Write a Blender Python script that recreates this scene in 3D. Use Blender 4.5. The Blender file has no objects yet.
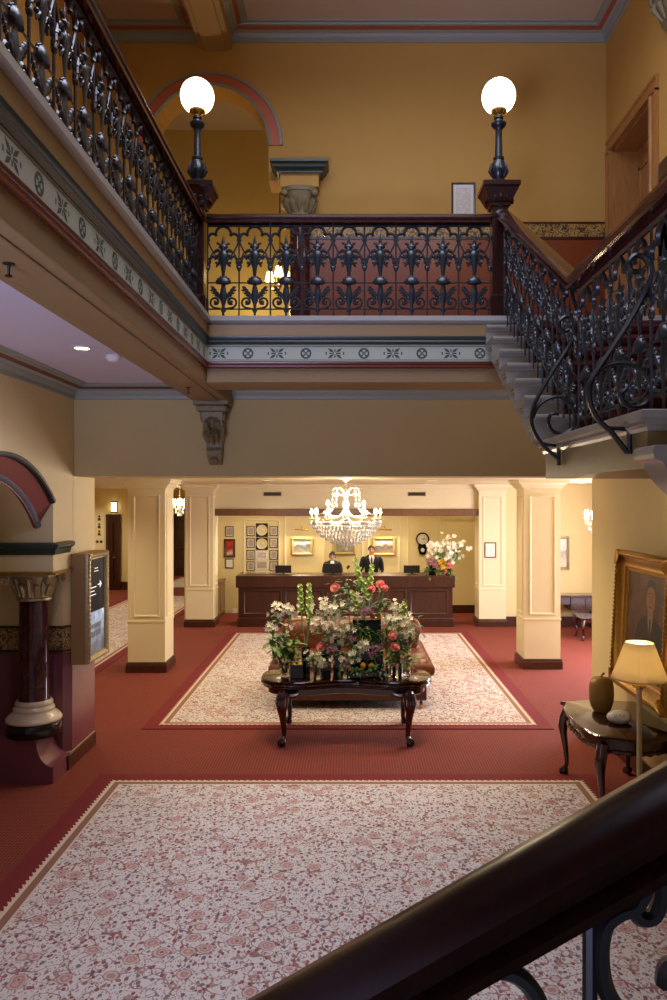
import bpy, bmesh, math, random
from math import sin, cos, pi, radians
from mathutils import Vector, Matrix
random.seed(7)
SC = bpy.context.scene
COL = SC.collection

# ---------------------------------------------------------------- mesh builder
class MB:
    def __init__(s):
        s.v = []; s.f = []; s.m = []; s.cur = 0
    def add(s, vs, fs):
        o = len(s.v)
        s.v += [tuple(p) for p in vs]
        for f in fs:
            s.f.append(tuple(i + o for i in f)); s.m.append(s.cur)
        return s
    def mat(s, i): s.cur = i; return s
    def box(s, x0, x1, y0, y1, z0, z1):
        vs = [(x0,y0,z0),(x1,y0,z0),(x1,y1,z0),(x0,y1,z0),(x0,y0,z1),(x1,y0,z1),(x1,y1,z1),(x0,y1,z1)]
        return s.add(vs, [(0,3,2,1),(4,5,6,7),(0,1,5,4),(1,2,6,5),(2,3,7,6),(3,0,4,7)])
    def prism(s, poly, axis, a, b):
        """poly: 2D points; axis 'x' -> (y,z), 'y' -> (x,z), 'z' -> (x,y); extruded from a to b"""
        n = len(poly)
        def P(p, t):
            return {'x': (t,p[0],p[1]), 'y': (p[0],t,p[1]), 'z': (p[0],p[1],t)}[axis]
        vs = [P(p,a) for p in poly] + [P(p,b) for p in poly]
        fs = [tuple(range(n))[::-1], tuple(range(n,2*n))]
        fs += [(i,(i+1)%n,n+(i+1)%n,n+i) for i in range(n)]
        return s.add(vs, fs)
    def frustum(s, cx, cy, levels):
        """square sections: list of (half, z)"""
        vs = []; fs = []
        for h, z in levels:
            vs += [(cx-h,cy-h,z),(cx+h,cy-h,z),(cx+h,cy+h,z),(cx-h,cy+h,z)]
        for k in range(len(levels)-1):
            for i in range(4):
                fs.append((4*k+i, 4*k+(i+1)%4, 4*k+4+(i+1)%4, 4*k+4+i))
        fs.append((3,2,1,0)); L = 4*(len(levels)-1); fs.append((L,L+1,L+2,L+3))
        return s.add(vs, fs)
    def lathe(s, prof, c=(0,0,0), n=16, sx=1, sy=1, axis='z'):
        vs = []; fs = []
        for r, z in prof:
            for i in range(n):
                a = 2*pi*i/n
                p = (r*cos(a)*sx, r*sin(a)*sy, z)
                if axis == 'y': p = (p[0], -p[2], p[1])
                if axis == 'x': p = (p[2], p[0], p[1])
                vs.append((c[0]+p[0], c[1]+p[1], c[2]+p[2]))
        m = len(prof)
        for k in range(m-1):
            for i in range(n):
                fs.append((k*n+i, k*n+(i+1)%n, (k+1)*n+(i+1)%n, (k+1)*n+i))
        if prof[0][0] > 1e-6: fs.append(tuple(range(n))[::-1])
        if prof[-1][0] > 1e-6: fs.append(tuple((m-1)*n+i for i in range(n)))
        return s.add(vs, fs)
    def ball(s, c, r, n=10, m=7):
        if not isinstance(r, (tuple, list)): r = (r, r, r)
        prof = [(sin(pi*k/m), -cos(pi*k/m)) for k in range(m+1)]
        vs = []; fs = []
        for rr, z in prof:
            for i in range(n):
                a = 2*pi*i/n
                vs.append((c[0]+rr*cos(a)*r[0], c[1]+rr*sin(a)*r[1], c[2]+z*r[2]))
        for k in range(m):
            for i in range(n):
                fs.append((k*n+i, k*n+(i+1)%n, (k+1)*n+(i+1)%n, (k+1)*n+i))
        return s.add(vs, fs)
    def tube(s, pts, r, n=6, closed=False, flat=1.0):
        pts = [Vector(p) for p in pts]; m = len(pts)
        rs = list(r) if isinstance(r, (list, tuple)) else [r]*m
        vs = []; fs = []; nrm = None
        for k in range(m):
            a = pts[(k-1) % m] if (closed or k > 0) else pts[k]
            b = pts[(k+1) % m] if (closed or k < m-1) else pts[k]
            t = (b-a)
            t = t.normalized() if t.length > 1e-9 else Vector((0,0,1))
            if nrm is None:
                nrm = t.orthogonal() if abs(t.y) > .9 else (Vector((0,1,0)) - t*t.y).normalized()
            else:
                nrm = nrm - t*nrm.dot(t)
                nrm = nrm.normalized() if nrm.length > 1e-6 else t.orthogonal().normalized()
            bi = t.cross(nrm)
            for i in range(n):
                an = 2*pi*i/n
                vs.append(pts[k] + (nrm*cos(an)*flat + bi*sin(an))*rs[k])
        K = m if closed else m-1
        for k in range(K):
            for i in range(n):
                q = (k+1) % m
                fs.append((k*n+i, k*n+(i+1)%n, q*n+(i+1)%n, q*n+i))
        if not closed:
            fs.append(tuple(range(n))[::-1]); fs.append(tuple((m-1)*n+i for i in range(n)))
        return s.add(vs, fs)
    def sweep(s, prof, path, closed=False, capit=True):
        """prof: closed loop of (side, up); path in 3D; side is to the right of travel, mitred in plan, up is +Z"""
        path = [Vector(p) for p in path]; m = len(path); n = len(prof)
        vs = []; fs = []
        def d2(a, b):
            d = Vector((b.x-a.x, b.y-a.y)); return d.normalized() if d.length > 1e-9 else None
        for k in range(m):
            d0 = d2(path[k-1], path[k]) if (closed or k > 0) else None
            d1 = d2(path[k], path[(k+1) % m]) if (closed or k < m-1) else None
            d0 = d0 or d1; d1 = d1 or d0
            n0 = Vector((d0.y, -d0.x)); n1 = Vector((d1.y, -d1.x))
            mi = (n0+n1)
            mi = mi/ max(.2, mi.dot(n0)) if mi.length > 1e-6 else n0
            for u, w in prof:
                vs.append((path[k].x+mi.x*u, path[k].y+mi.y*u, path[k].z+w))
        K = m if closed else m-1
        for k in range(K):
            q = (k+1) % m
            for i in range(n):
                fs.append((k*n+i, q*n+i, q*n+(i+1)%n, k*n+(i+1)%n))
        if not closed and capit:
            fs.append(tuple(range(n))); fs.append(tuple((m-1)*n+i for i in range(n))[::-1])
        return s.add(vs, fs)
    def frame(s, w, h, prof, c=(0,0,0)):
        """mitred picture frame facing -Y; prof: (inset, depth outwards) from outer back to inner front"""
        vs = []; fs = []; n = len(prof)
        for sx, sz in ((-1,-1),(1,-1),(1,1),(-1,1)):
            for u, d in prof:
                vs.append((c[0]+sx*(w/2-u), c[1]-d, c[2]+sz*(h/2-u)))
        for k in range(4):
            q = (k+1) % 4
            for i in range(n-1):
                fs.append((k*n+i, q*n+i, q*n+i+1, k*n+i+1))
        return s.add(vs, fs)
    def grid(s, fn, nu, nv):
        vs = [fn(i/nu, j/nv) for j in range(nv+1) for i in range(nu+1)]
        fs = [(j*(nu+1)+i, j*(nu+1)+i+1, (j+1)*(nu+1)+i+1, (j+1)*(nu+1)+i) for j in range(nv) for i in range(nu)]
        return s.add(vs, fs)
    def xf(s, mtx, start=0):
        s.v = s.v[:start] + [tuple(mtx @ Vector(p)) for p in s.v[start:]]; return s
    def mesh(s, name, mats, smooth=True, angle=40):
        me = bpy.data.meshes.new(name)
        me.from_pydata(s.v, [], s.f)
        for mt in (mats if isinstance(mats, (list, tuple)) else [mats]): me.materials.append(mt)
        if max(s.m, default=0) > 0: me.polygons.foreach_set('material_index', s.m)
        bm = bmesh.new(); bm.from_mesh(me); bmesh.ops.recalc_face_normals(bm, faces=bm.faces[:]); bm.to_mesh(me); bm.free()
        if smooth:
            me.polygons.foreach_set('use_smooth', [True]*len(me.polygons))
            me.set_sharp_from_angle(angle=radians(angle))
        me.update()
        return me
    def build(s, name, mats, parent=None, smooth=True, bevel=0, loc=None, rz=0, angle=40):
        o = bpy.data.objects.new(name, s.mesh(name, mats, smooth, angle)); COL.objects.link(o)
        if parent is not None: o.parent = parent
        if loc: o.location = loc
        if rz: o.rotation_euler = (0,0,rz)
        if bevel:
            b = o.modifiers.new('bevel', 'BEVEL'); b.width = bevel; b.segments = 2; b.limit_method = 'ANGLE'; b.angle_limit = radians(50)
        return o

def tag(o, label, cat, group=None, kind=None):
    o['label'] = label; o['category'] = cat
    if group: o['group'] = group
    if kind: o['kind'] = kind
    return o
def thing(name, loc, label, cat, group=None, rz=0):
    o = bpy.data.objects.new(name, None); COL.objects.link(o)
    o.empty_display_size = .1
    o.location = loc; o.rotation_euler = (0,0,rz)
    return tag(o, label, cat, group)
def struct(mb, name, mats, parent=None, **k):
    o = mb.build(name, mats, parent, **k)
    if parent is None: o['kind'] = 'structure'
    return o
def inst(src, parent, loc=(0,0,0), rot=(0,0,0), scale=(1,1,1), name=None):
    """another object on the same mesh"""
    o = bpy.data.objects.new(name or src.name.split('.')[0], src.data if hasattr(src, 'data') else src); COL.objects.link(o)
    o.parent = parent; o.location = loc; o.rotation_euler = rot; o.scale = scale
    return o
def copy_thing(root, loc, label, rz=None):
    r = root.copy(); COL.objects.link(r); r.location = loc; r['label'] = label
    if rz is not None: r.rotation_euler = (0,0,rz)
    def kids(a, b):
        for ch in list(a.children):
            if ch.parent is not a: continue
            c = ch.copy(); COL.objects.link(c); c.parent = b; kids(ch, c)
    kids(root, r)
    return r
def arc(cx, cz, r, a0, a1, n):
    return [(cx+r*cos(radians(a0+(a1-a0)*i/n)), cz+r*sin(radians(a0+(a1-a0)*i/n))) for i in range(n+1)]
def spiral(cx, cz, r0, r1, a0, a1, n):
    return [(cx+(r0+(r1-r0)*i/n)*cos(radians(a0+(a1-a0)*i/n)), cz+(r0+(r1-r0)*i/n)*sin(radians(a0+(a1-a0)*i/n))) for i in range(n+1)]
def smooth_path(pts, sub=5):
    P = [Vector(p) for p in pts]; out = []
    for i in range(len(P)-1):
        p0 = P[max(i-1,0)]; p1 = P[i]; p2 = P[i+1]; p3 = P[min(i+2,len(P)-1)]
        for k in range(sub):
            t = k/sub
            out.append(0.5*((2*p1)+(p2-p0)*t+(2*p0-5*p1+4*p2-p3)*t*t+(3*p1-p0-3*p2+p3)*t**3))
    out.append(P[-1]); return out

# ---------------------------------------------------------------- materials
def lin(h):
    h = h.lstrip('#'); out = []
    for i in (0,2,4):
        c = int(h[i:i+2],16)/255
        out.append(c/12.92 if c <= .04045 else ((c+.055)/1.055)**2.4)
    return (*out, 1)
class N:
    """tiny node helper"""
    def __init__(s, name):
        s.m = bpy.data.materials.new(name); s.m.use_nodes = True
        s.t = s.m.node_tree; s.b = s.t.nodes['Principled BSDF']
    def n(s, typ, **k):
        x = s.t.nodes.new(typ)
        for a, v in k.items(): setattr(x, a, v)
        return x
    def link(s, a, b): s.t.links.new(a, b)
    def put(s, sock, v):
        if hasattr(v, 'is_output'): s.link(v, sock)
        else: sock.default_value = v
    def math(s, op, a, b=0.0, c=0.0):
        x = s.n('ShaderNodeMath', operation=op)
        s.put(x.inputs[0], a); s.put(x.inputs[1], b); s.put(x.inputs[2], c)
        return x.outputs[0]
    def mix(s, fac, a, b):
        x = s.n('ShaderNodeMix', data_type='RGBA')
        s.put(x.inputs[0], fac); s.put(x.inputs[6], a); s.put(x.inputs[7], b)
        return x.outputs[2]
    def coord(s, which='Object'):
        return s.n('ShaderNodeTexCoord').outputs[which]
    def mapping(s, v, scale=(1,1,1), loc=(0,0,0), rot=(0,0,0)):
        x = s.n('ShaderNodeMapping'); s.link(v, x.inputs[0])
        x.inputs['Scale'].default_value = scale; x.inputs['Location'].default_value = loc; x.inputs['Rotation'].default_value = rot
        return x.outputs[0]
    def noise(s, v, scale, detail=3, rough=.5, dist=0):
        x = s.n('ShaderNodeTexNoise'); s.link(v, x.inputs['Vector'])
        x.inputs['Scale'].default_value = scale; x.inputs['Detail'].default_value = detail
        x.inputs['Roughness'].default_value = rough; x.inputs['Distortion'].default_value = dist
        return x.outputs
    def voro(s, v, scale, feature='F1', rnd=1):
        x = s.n('ShaderNodeTexVoronoi', feature=feature); s.link(v, x.inputs['Vector'])
        x.inputs['Scale'].default_value = scale; x.inputs['Randomness'].default_value = rnd
        return x.outputs
    def ramp(s, fac, stops, interp='LINEAR'):
        x = s.n('ShaderNodeValToRGB'); s.put(x.inputs[0], fac); cr = x.color_ramp; cr.interpolation = interp
        while len(cr.elements) < len(stops): cr.elements.new(.5)
        for e, (p, c) in zip(cr.elements, stops): e.position = p; e.color = c if len(c) == 4 else (*c, 1)
        return x.outputs[0]
    def sep(s, v):
        x = s.n('ShaderNodeSeparateXYZ'); s.link(v, x.inputs[0]); return x.outputs
    def bump(s, h, strength=.3, dist=.01):
        x = s.n('ShaderNodeBump'); x.inputs['Strength'].default_value = strength; x.inputs['Distance'].default_value = dist
        s.link(h, x.inputs['Height']); s.link(x.outputs[0], s.b.inputs['Normal'])
    def set(s, color=None, rough=None, metal=None, **k):
        if color is not None: s.put(s.b.inputs['Base Color'], color)
        if rough is not None: s.put(s.b.inputs['Roughness'], rough)
        if metal is not None: s.b.inputs['Metallic'].default_value = metal
        for a, v in k.items(): s.put(s.b.inputs[a.replace('_', ' ')], v)
        return s.m
def shade(c, f): return (min(1,c[0]*f), min(1,c[1]*f), min(1,c[2]*f), 1)
def plain(name, hexc, rough=.5, metal=0, var=.12, scale=8, bump=0, bscale=60, **k):
    q = N(name); c = lin(hexc); v = q.coord()
    nz = q.noise(v, scale, 4)[0]
    col = q.mix(nz, shade(c, 1-var), shade(c, 1+var))
    if bump: q.bump(q.noise(v, bscale, 3)[0], bump, .004)
    return q.set(col, rough, metal, **k)
def wood(name, dark, light, rough=.25, scale=(14,14,1.6), coat=.3):
    q = N(name); v = q.mapping(q.coord(), scale)
    nz = q.noise(v, 2.2, 5, .6, 1.2)[0]
    col = q.ramp(nz, [(.3, lin(dark)), (.7, lin(light))])
    return q.set(col, rough, 0, Coat_Weight=coat, Coat_Roughness=.12)
def emis(name, hexc, strength, base=None):
    q = N(name); return q.set(lin(base or hexc), .4, 0, Emission_Color=lin(hexc), Emission_Strength=strength)
M = {}
M['ceilbeam'] = plain('ochre_tan_beam_paint', '#B69A66', .6, var=.06, scale=4)
M['corridor'] = plain('corridor_yellow_paint', '#CDB264', .75, var=.06, scale=3)
M['bulkbeam'] = wood('brown_bulkhead_wood', '#5A3A22', '#77502F', .4)
M['ochre'] = plain('ochre_wall_paint', '#C4984A', .75, var=.07, scale=3, bump=.15, bscale=90)
M['cream'] = plain('cream_wall_paint', '#DECC94', .65, var=.05, scale=2.5, bump=.08)
M['palecream'] = plain('pale_cream_paint', '#E0D4A8', .55, var=.04, scale=2)
M['colcream'] = plain('column_cream_paint', '#E4D8AE', .5, var=.04, scale=3)
M['ceilpaint'] = plain('off_white_ceiling_paint', '#D2CBD6', .8, var=.03, scale=2)
M['uppercream'] = plain('buff_ceiling_paint', '#C4B292', .8, var=.04, scale=2)
M['beamtan'] = plain('tan_beam_paint', '#8C7048', .55, var=.07, scale=4)
M['grey'] = plain('grey_green_moulding_paint', '#959888', .45, var=.06, scale=5)
M['darkgreen'] = plain('bottle_green_paint', '#2E3B30', .35, var=.12, scale=6)
M['terracotta'] = plain('terracotta_paint', '#A2532F', .5, var=.1, scale=6)
M['redmould'] = plain('oxblood_moulding_paint', '#6A3420', .25, var=.12, scale=10)
M['salmon'] = plain('salmon_red_paint', '#C66C4C', .5, var=.06, scale=6)
M['salmon_shaded'] = plain('shaded_salmon_arch_paint', '#8A463C', .5, var=.08, scale=6)  # salmon of the upper arches, darkened for the shade under the gallery
M['grey_shaded'] = plain('shaded_grey_moulding_paint', '#6E7276', .5, var=.06)  # arch moulding grey, shade under the gallery mixed into the colour
M['maroon'] = plain('maroon_gloss_paint', '#74424A', .22, var=.12, scale=5)
M['reddado'] = plain('red_brown_dado_paint', '#84401F', .3, var=.12, scale=4)
M['frieze'] = plain('pale_frieze_paint', '#A9AC99', .45, var=.06, scale=8)
M['stencil'] = plain('stencil_green_paint', '#3B463B', .5, var=.1, scale=8)
M['nosing'] = plain('grey_stone_kerb_paint', '#A6A29A', .3, var=.06, scale=8)
M['stone'] = plain('painted_stair_stone', '#8A8376', .24, var=.1, scale=7, bump=.1, bscale=30)
M['stoneside'] = plain('buff_stair_stone', '#88754E', .36, var=.15, scale=8)
M['basebrown'] = wood('brown_skirting_wood', '#33180D', '#4A2514', .3)
M['iron'] = plain('black_painted_iron', '#20262B', .34, .2, var=.15, scale=30, Coat_Weight=.28, Coat_Roughness=.25)
M['ironplain'] = plain('black_forged_iron', '#0C0C0D', .45, .0, var=.15, scale=20)
M['mahogany'] = wood('dark_mahogany', '#240C08', '#46190F', .2, coat=.6)
M['newelwood'] = wood('newel_dark_wood', '#1E0D0A', '#35160E', .25, coat=.4)
M['railwood'] = wood('near_black_mahogany', '#100402', '#200906', .28, coat=0)
M['railwood'].node_tree.nodes['Principled BSDF'].inputs['Specular IOR Level'].default_value = .14
M['blackpaint'] = plain('black_moulding_paint', '#1C1D1C', .5, var=.1)
M['tanwall'] = plain('tan_cream_wall_paint', '#C2AC70', .65, var=.06, scale=2.5)
M['cove'] = plain('ochre_brown_cove_paint', '#9E7E4E', .5, var=.06, scale=4)
M['deskwood'] = wood('reception_desk_wood', '#2A1308', '#47220F', .34, (6,6,1.2), coat=.1)
M['tablewood'] = wood('polished_table_wood', '#1C0704', '#38130B', .1, coat=.8)
M['doorwood'] = wood('ochre_brown_door_wood', '#94622E', '#B27C40', .4, (10,10,1.2), coat=.1)
M['darkdoor'] = wood('dark_door_wood', '#28100A', '#3D1B10', .3)
M['gold'] = plain('aged_gilt', '#B48A3C', .35, .75, var=.35, scale=25, bump=.5, bscale=70)
M['palegold'] = plain('pale_gold_disc', '#DCD2A2', .4, .3, var=.1, scale=20)
M['pickgilt'] = plain('pale_gilt_frame', '#C6AE70', .4, .35, var=.25, scale=30, bump=.4, bscale=90)
M['brightgold'] = plain('polished_brass', '#D9B25A', .22, .9, var=.15, scale=20)
M['dullgold'] = plain('silver_gold_leaf', '#AA9A72', .35, .6, var=.4, scale=30, bump=.6, bscale=60)
M['silverleaf'] = plain('grey_carved_stone', '#857854', .5, .05, var=.4, scale=20, bump=.8, bscale=40)
M['urn'] = plain('antique_gold_ceramic', '#9C7838', .42, .25, var=.2, scale=6, bump=.1)
M['marblewhite'] = plain('cream_marble', '#CFC0A4', .22, var=.15, scale=10)
M['blackstone'] = plain('black_polished_stone', '#17151A', .15, var=.3, scale=15)
M['leather'] = plain('tan_tufted_leather', '#70412A', .33, var=.3, scale=9, bump=.2, bscale=50)
M['darkleather'] = plain('dark_brown_leather', '#4A2012', .35, var=.3, scale=8, bump=.2, bscale=50)
M['black'] = plain('black_plastic', '#101012', .35, var=.1)
M['suit'] = plain('black_suit_cloth', '#15161B', .8, var=.2, scale=30)
M['shirt'] = plain('white_shirt_cloth', '#DCDCDC', .8, var=.03)
M['skin'] = plain('skin', '#D09C7C', .5, var=.05, Subsurface_Weight=.1)
M['skin2'] = plain('light_skin', '#DCAF94', .5, var=.05, Subsurface_Weight=.1)
M['hair'] = plain('dark_brown_hair', '#1C110B', .4, var=.2, scale=60)
M['silk'] = plain('brushed_brass_pole', '#BFB08A', .3, .35, var=.1)
M['leaf'] = plain('leaf_green', '#6C943F', .5, var=.35, scale=14)
M['stemgreen'] = plain('stem_green', '#587F3A', .5, var=.2, scale=14)
M['bellgreen'] = plain('pale_bell_green', '#B4CC72', .5, var=.2, scale=25)
M['darkleaf'] = plain('dark_leaf_green', '#3F6230', .5, var=.35, scale=14)
M['petalwhite'] = plain('white_petals', '#F5F1DA', .6, var=.05, scale=20)
M['petalpink'] = plain('coral_pink_petals', '#F68F8B', .6, var=.18, scale=25)
M['petalpurple'] = plain('dusky_purple_petals', '#7B4860', .6, var=.25, scale=25)
M['petalyellow'] = plain('yellow_petals', '#E3A92A', .6, var=.18, scale=25)
M['lemon'] = plain('lemon_skin', '#D9A81C', .4, var=.12, scale=20, bump=.2, bscale=120)
M['smokeglass'] = plain('smoked_black_glass', '#0C0B0C', .06, var=.05)
M['paper'] = plain('white_paper', '#E4E0D4', .7, var=.03)
M['mat'] = plain('cream_mount_board', '#D9D2BE', .7, var=.04)
M['framedark'] = wood('dark_picture_frame', '#2A1A12', '#45301F', .35)
M['bulb'] = emis('warm_bulb', '#FFE2B5', 140)
M['ceildisc'] = emis('downlight_lens', '#FFE2B5', 12)
q = N('clear_vase_glass'); M['glass'] = q.set((.93,.97,.95,1), .03, 0, Transmission_Weight=1, IOR=1.3)
q = N('cut_crystal'); M['crystal'] = q.set((1,.98,.95,1), .05, 0, Transmission_Weight=.45, IOR=1.5, Emission_Color=lin('#FFE6BE'), Emission_Strength=0)
# etched lamp globe: gives off light, a little brighter at some etched marks
q = N('etched_lamp_globe'); nz = q.noise(q.coord(), 16, 2)[0]
M['globe'] = q.set(lin('#FFF4DC'), .3, 0, Emission_Color=lin('#FFE9BF'), Emission_Strength=q.math('MULTIPLY_ADD', nz, 4.0, 7.0))
q = N('linen_lamp_shade'); nz = q.noise(q.mapping(q.coord(), (1,1,8)), 30, 3)[0]
sc_ = q.mix(nz, lin('#EBDDB8'), lin('#F0E5C8'))
df = q.n('ShaderNodeBsdfDiffuse'); tl = q.n('ShaderNodeBsdfTranslucent'); ms = q.n('ShaderNodeMixShader'); ms.inputs[0].default_value = .5
q.link(sc_, df.inputs[0]); q.link(sc_, tl.inputs[0]); q.link(df.outputs[0], ms.inputs[1]); q.link(tl.outputs[0], ms.inputs[2])
q.link(ms.outputs[0], q.t.nodes['Material Output'].inputs[0]); M['shade'] = q.m
# marble shaft
q = N('dark_red_marble'); nz = q.noise(q.coord(), 7, 6, .65, 1.5)[0]
M['marble'] = q.set(q.ramp(nz, [(.35, lin('#2A1216')), (.6, lin('#4B2429')), (.72, lin('#6B4347'))]), .08, 0)
# red carpet with a fine dotted weave
q = N('red_dotted_carpet'); v = q.coord()
d = q.voro(v, 34, rnd=.15)[0]
nz = q.noise(v, 120, 2)[0]; big = q.noise(v, .9, 3)[0]
base = q.mix(big, lin('#7E2E19'), lin('#8E3820'))
c1 = q.mix(q.math('LESS_THAN', d, .34), base, lin('#4A1C10'))
q.bump(nz, .4, .006)
M['carpet'] = q.set(q.mix(q.math('MULTIPLY', nz, .25), c1, lin('#4E160E')), .95, 0)
def rug_mat(name, hx, hy):
    q = N(name); v = q.coord(); x, y, z = q.sep(v)
    e = q.math('MINIMUM', q.math('SUBTRACT', hx, q.math('ABSOLUTE', x)), q.math('SUBTRACT', hy, q.math('ABSOLUTE', y)))
    wob = q.noise(v, 3.5, 3, .5, 0)[1]
    wv = q.n('ShaderNodeMix', data_type='VECTOR'); wv.inputs[0].default_value = .06
    q.link(v, wv.inputs[4]); q.link(wob, wv.inputs[5]); vv = wv.outputs[1]
    col = q.mix(q.noise(v, 1.2, 2)[0], lin('#CCC6C0'), lin('#D6D0CA'))
    # fine speckle of tiny leaves
    f3 = q.voro(q.mapping(vv, (1.5,1,1), (2,7,0)), 38); lf3 = q.math('LESS_THAN', f3[0], .34)
    c3 = q.ramp(q.sep(f3[1])[1], [(0, lin('#A0847C')), (.4, lin('#8C8494')), (.7, lin('#9A6A66'))], 'CONSTANT')
    col = q.mix(q.math('MULTIPLY', lf3, .8), col, c3)
    # scrolling vines: contour lines of three noises
    for sc_, lo, wd, cl, k in ((7.5,0,.014,'#8A564E',.85),(12,5,.018,'#9A7068',.8)):
        n1 = q.noise(q.mapping(vv, loc=(lo,lo*.7,0)), sc_, 0, .5, .35)[0]
        ln = q.math('LESS_THAN', q.math('ABSOLUTE', q.math('SUBTRACT', n1, .5)), wd)
        col = q.mix(q.math('MULTIPLY', ln, k), col, lin(cl))
    # leaves and buds
    f2 = q.voro(q.mapping(vv, (1.35,1,1), rot=(0,0,.5)), 19); lf = q.math('LESS_THAN', f2[0], .315)
    lc = q.ramp(q.sep(f2[1])[0], [(0, lin('#7C3640')), (.3, lin('#625C6E')), (.5, lin('#86685A')), (.75, lin('#94484A'))], 'CONSTANT')
    col = q.mix(q.math('MULTIPLY', lf, .9), col, lc)
    # blossoms: ringed rosettes on about half of the cells
    f1 = q.voro(vv, 6.2, rnd=.8); on = q.math('GREATER_THAN', q.sep(f1[1])[2], .25); d1 = f1[0]
    wv2 = q.math('MULTIPLY_ADD', q.noise(vv, 40, 1)[0], .10, -.05)
    d1 = q.math('ADD', d1, wv2)
    for th, cl in ((.33,'#96605A'),(.28,'#D4C2B8'),(.22,'#A8706A'),(.13,'#CDB2A6'),(.08,'#7A2E38')):
        col = q.mix(q.math('MULTIPLY', q.math('LESS_THAN', d1, th), q.math('MULTIPLY', on, .7)), col, lin(cl))
    # border: dark red band, scallops, brown stripe
    along = q.math('ADD', x, y)
    sc = q.math('MULTIPLY', q.math('ABSOLUTE', q.math('SINE', q.math('MULTIPLY', along, 52))), .026)
    inner = q.math('LESS_THAN', e, .29)
    col = q.mix(inner, col, lin('#D2C2AC'))
    col = q.mix(q.math('LESS_THAN', e, .275), col, lin('#8B6252'))
    col = q.mix(q.math('LESS_THAN', e, .215), col, lin('#D0BCA4'))
    col = q.mix(q.math('LESS_THAN', e, q.math('ADD', sc, .16)), col, lin('#6E0F16'))
    nz = q.noise(v, 160, 2)[0]
    q.bump(nz, .4, .005)
    return q.set(col, .95, 0)
def border_mat(name, ground, mark):
    q = N(name); v = q.coord()
    n1 = q.noise(v, 17, 2, .5, 1.4)[0]
    a = q.math('LESS_THAN', q.math('ABSOLUTE', q.math('SUBTRACT', n1, .5)), .045)
    b = q.math('LESS_THAN', q.voro(v, 22)[0], .22)
    return q.set(q.mix(q.math('MAXIMUM', a, b), lin(ground), lin(mark)), .45)
M['stencilband'] = border_mat('stencilled_dado_border', '#A98D52', '#3A2E1C')
M['stencilbandup'] = border_mat('stencilled_upper_border', '#B58F48', '#4A3318')
def painting_mat(name, sky, mid, low, seed=0):
    q = N(name); v = q.coord(); x, y, z = q.sep(v)
    nz = q.noise(q.mapping(v, (1,1,2), (seed,seed,0)), 7, 5)[0]
    t = q.math('ADD', q.math('MULTIPLY_ADD', z, 1.6, .5), q.math('MULTIPLY_ADD', nz, .7, -.35))
    return q.set(q.ramp(t, [(.25, lin(low)), (.5, lin(mid)), (.7, lin(sky))]), .5)
M['land1'] = painting_mat('landscape_canvas', '#E4E6E8', '#5E646A', '#B4B09E', 1)
M['land2'] = painting_mat('village_canvas', '#E0DCD6', '#7A5A54', '#94907E', 4)
M['land3'] = painting_mat('pale_landscape_canvas', '#E0E0D4', '#A8A890', '#8C8A70', 8)
def tint_mat(name, a, b, sc=14):
    q = N(name); return q.set(q.ramp(q.noise(q.coord(), sc, 4)[0], [(.35, lin(a)), (.65, lin(b))]), .5)
M['plaque'] = tint_mat('etched_plaque', '#8C7C68', '#BDB09A', 40)
M['portraitbg'] = tint_mat('brown_portrait_canvas', '#4C3020', '#6E4630', 5)
M['redpicture'] = tint_mat('red_photo_print', '#7C1A12', '#B03A22', 9)
# ================================================================ THE SETTING
# world: X right, Y into the hall, Z up; the eye stands at (0, 0, 2.8) on the lower stair
LX, RX = -2.92, 2.93            # side walls of the stair hall
FY, BY = 8.23, 8.89             # the wall over the lobby opening: front and back
UF = 4.36                       # upper floor level
# ---- floor
struct(MB().box(-10,7,-2.5,29.5,-.12,0), 'floor', M['carpet'])

def arch_wall(mb, axis, a0, a1, z0, z1, t0, t1, c, halfw, spring, rise, floor_z):
    """wall with one arched opening, running along `axis` ('x' or 'y'), thickness t0..t1"""
    r = (halfw**2 + rise**2)/(2*rise); cz = spring + rise - r
    us = [c-halfw+2*halfw*i/28 for i in range(29)]
    def top(u): return cz + math.sqrt(max(0, r*r-(u-c)**2))
    poly = [(a0,z0),(a0,z1),(a1,z1),(a1,z0)]
    def bx(u0, u1, za, zb): # column
        (mb.box(u0,u1,t0,t1,za,zb) if axis == 'x' else mb.box(t0,t1,u0,u1,za,zb))
    if a0 < c-halfw: bx(a0, c-halfw, z0, z1)
    if a1 > c+halfw: bx(c+halfw, a1, z0, z1)
    for i in range(28):
        u0, u1 = us[i], us[i+1]
        p = [(u0,top(u0)),(u1,top(u1)),(u1,z1),(u0,z1)]
        mb.prism(p, 'y' if axis == 'x' else 'x', t0, t1)
    if floor_z > z0: bx(c-halfw, c+halfw, z0, floor_z)
    return r, cz

# ---- lower left wall with its segmental arch (two layers: the outer one leaves room for the splayed red band)
mb = MB()
arch_wall(mb, 'y', -2.5, 7.65, 0, 4.0, -3.67, -3.07, 6.57, 1.08, 2.52, .48, 0)
arch_wall(mb, 'y', -2.5, 7.65, 0, 4.0, -3.07, LX, 6.57, 1.08, 2.77, .41, 0)
mb.box(-3.67, LX, 7.65, 8.20, 2.05, 4.0)
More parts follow.
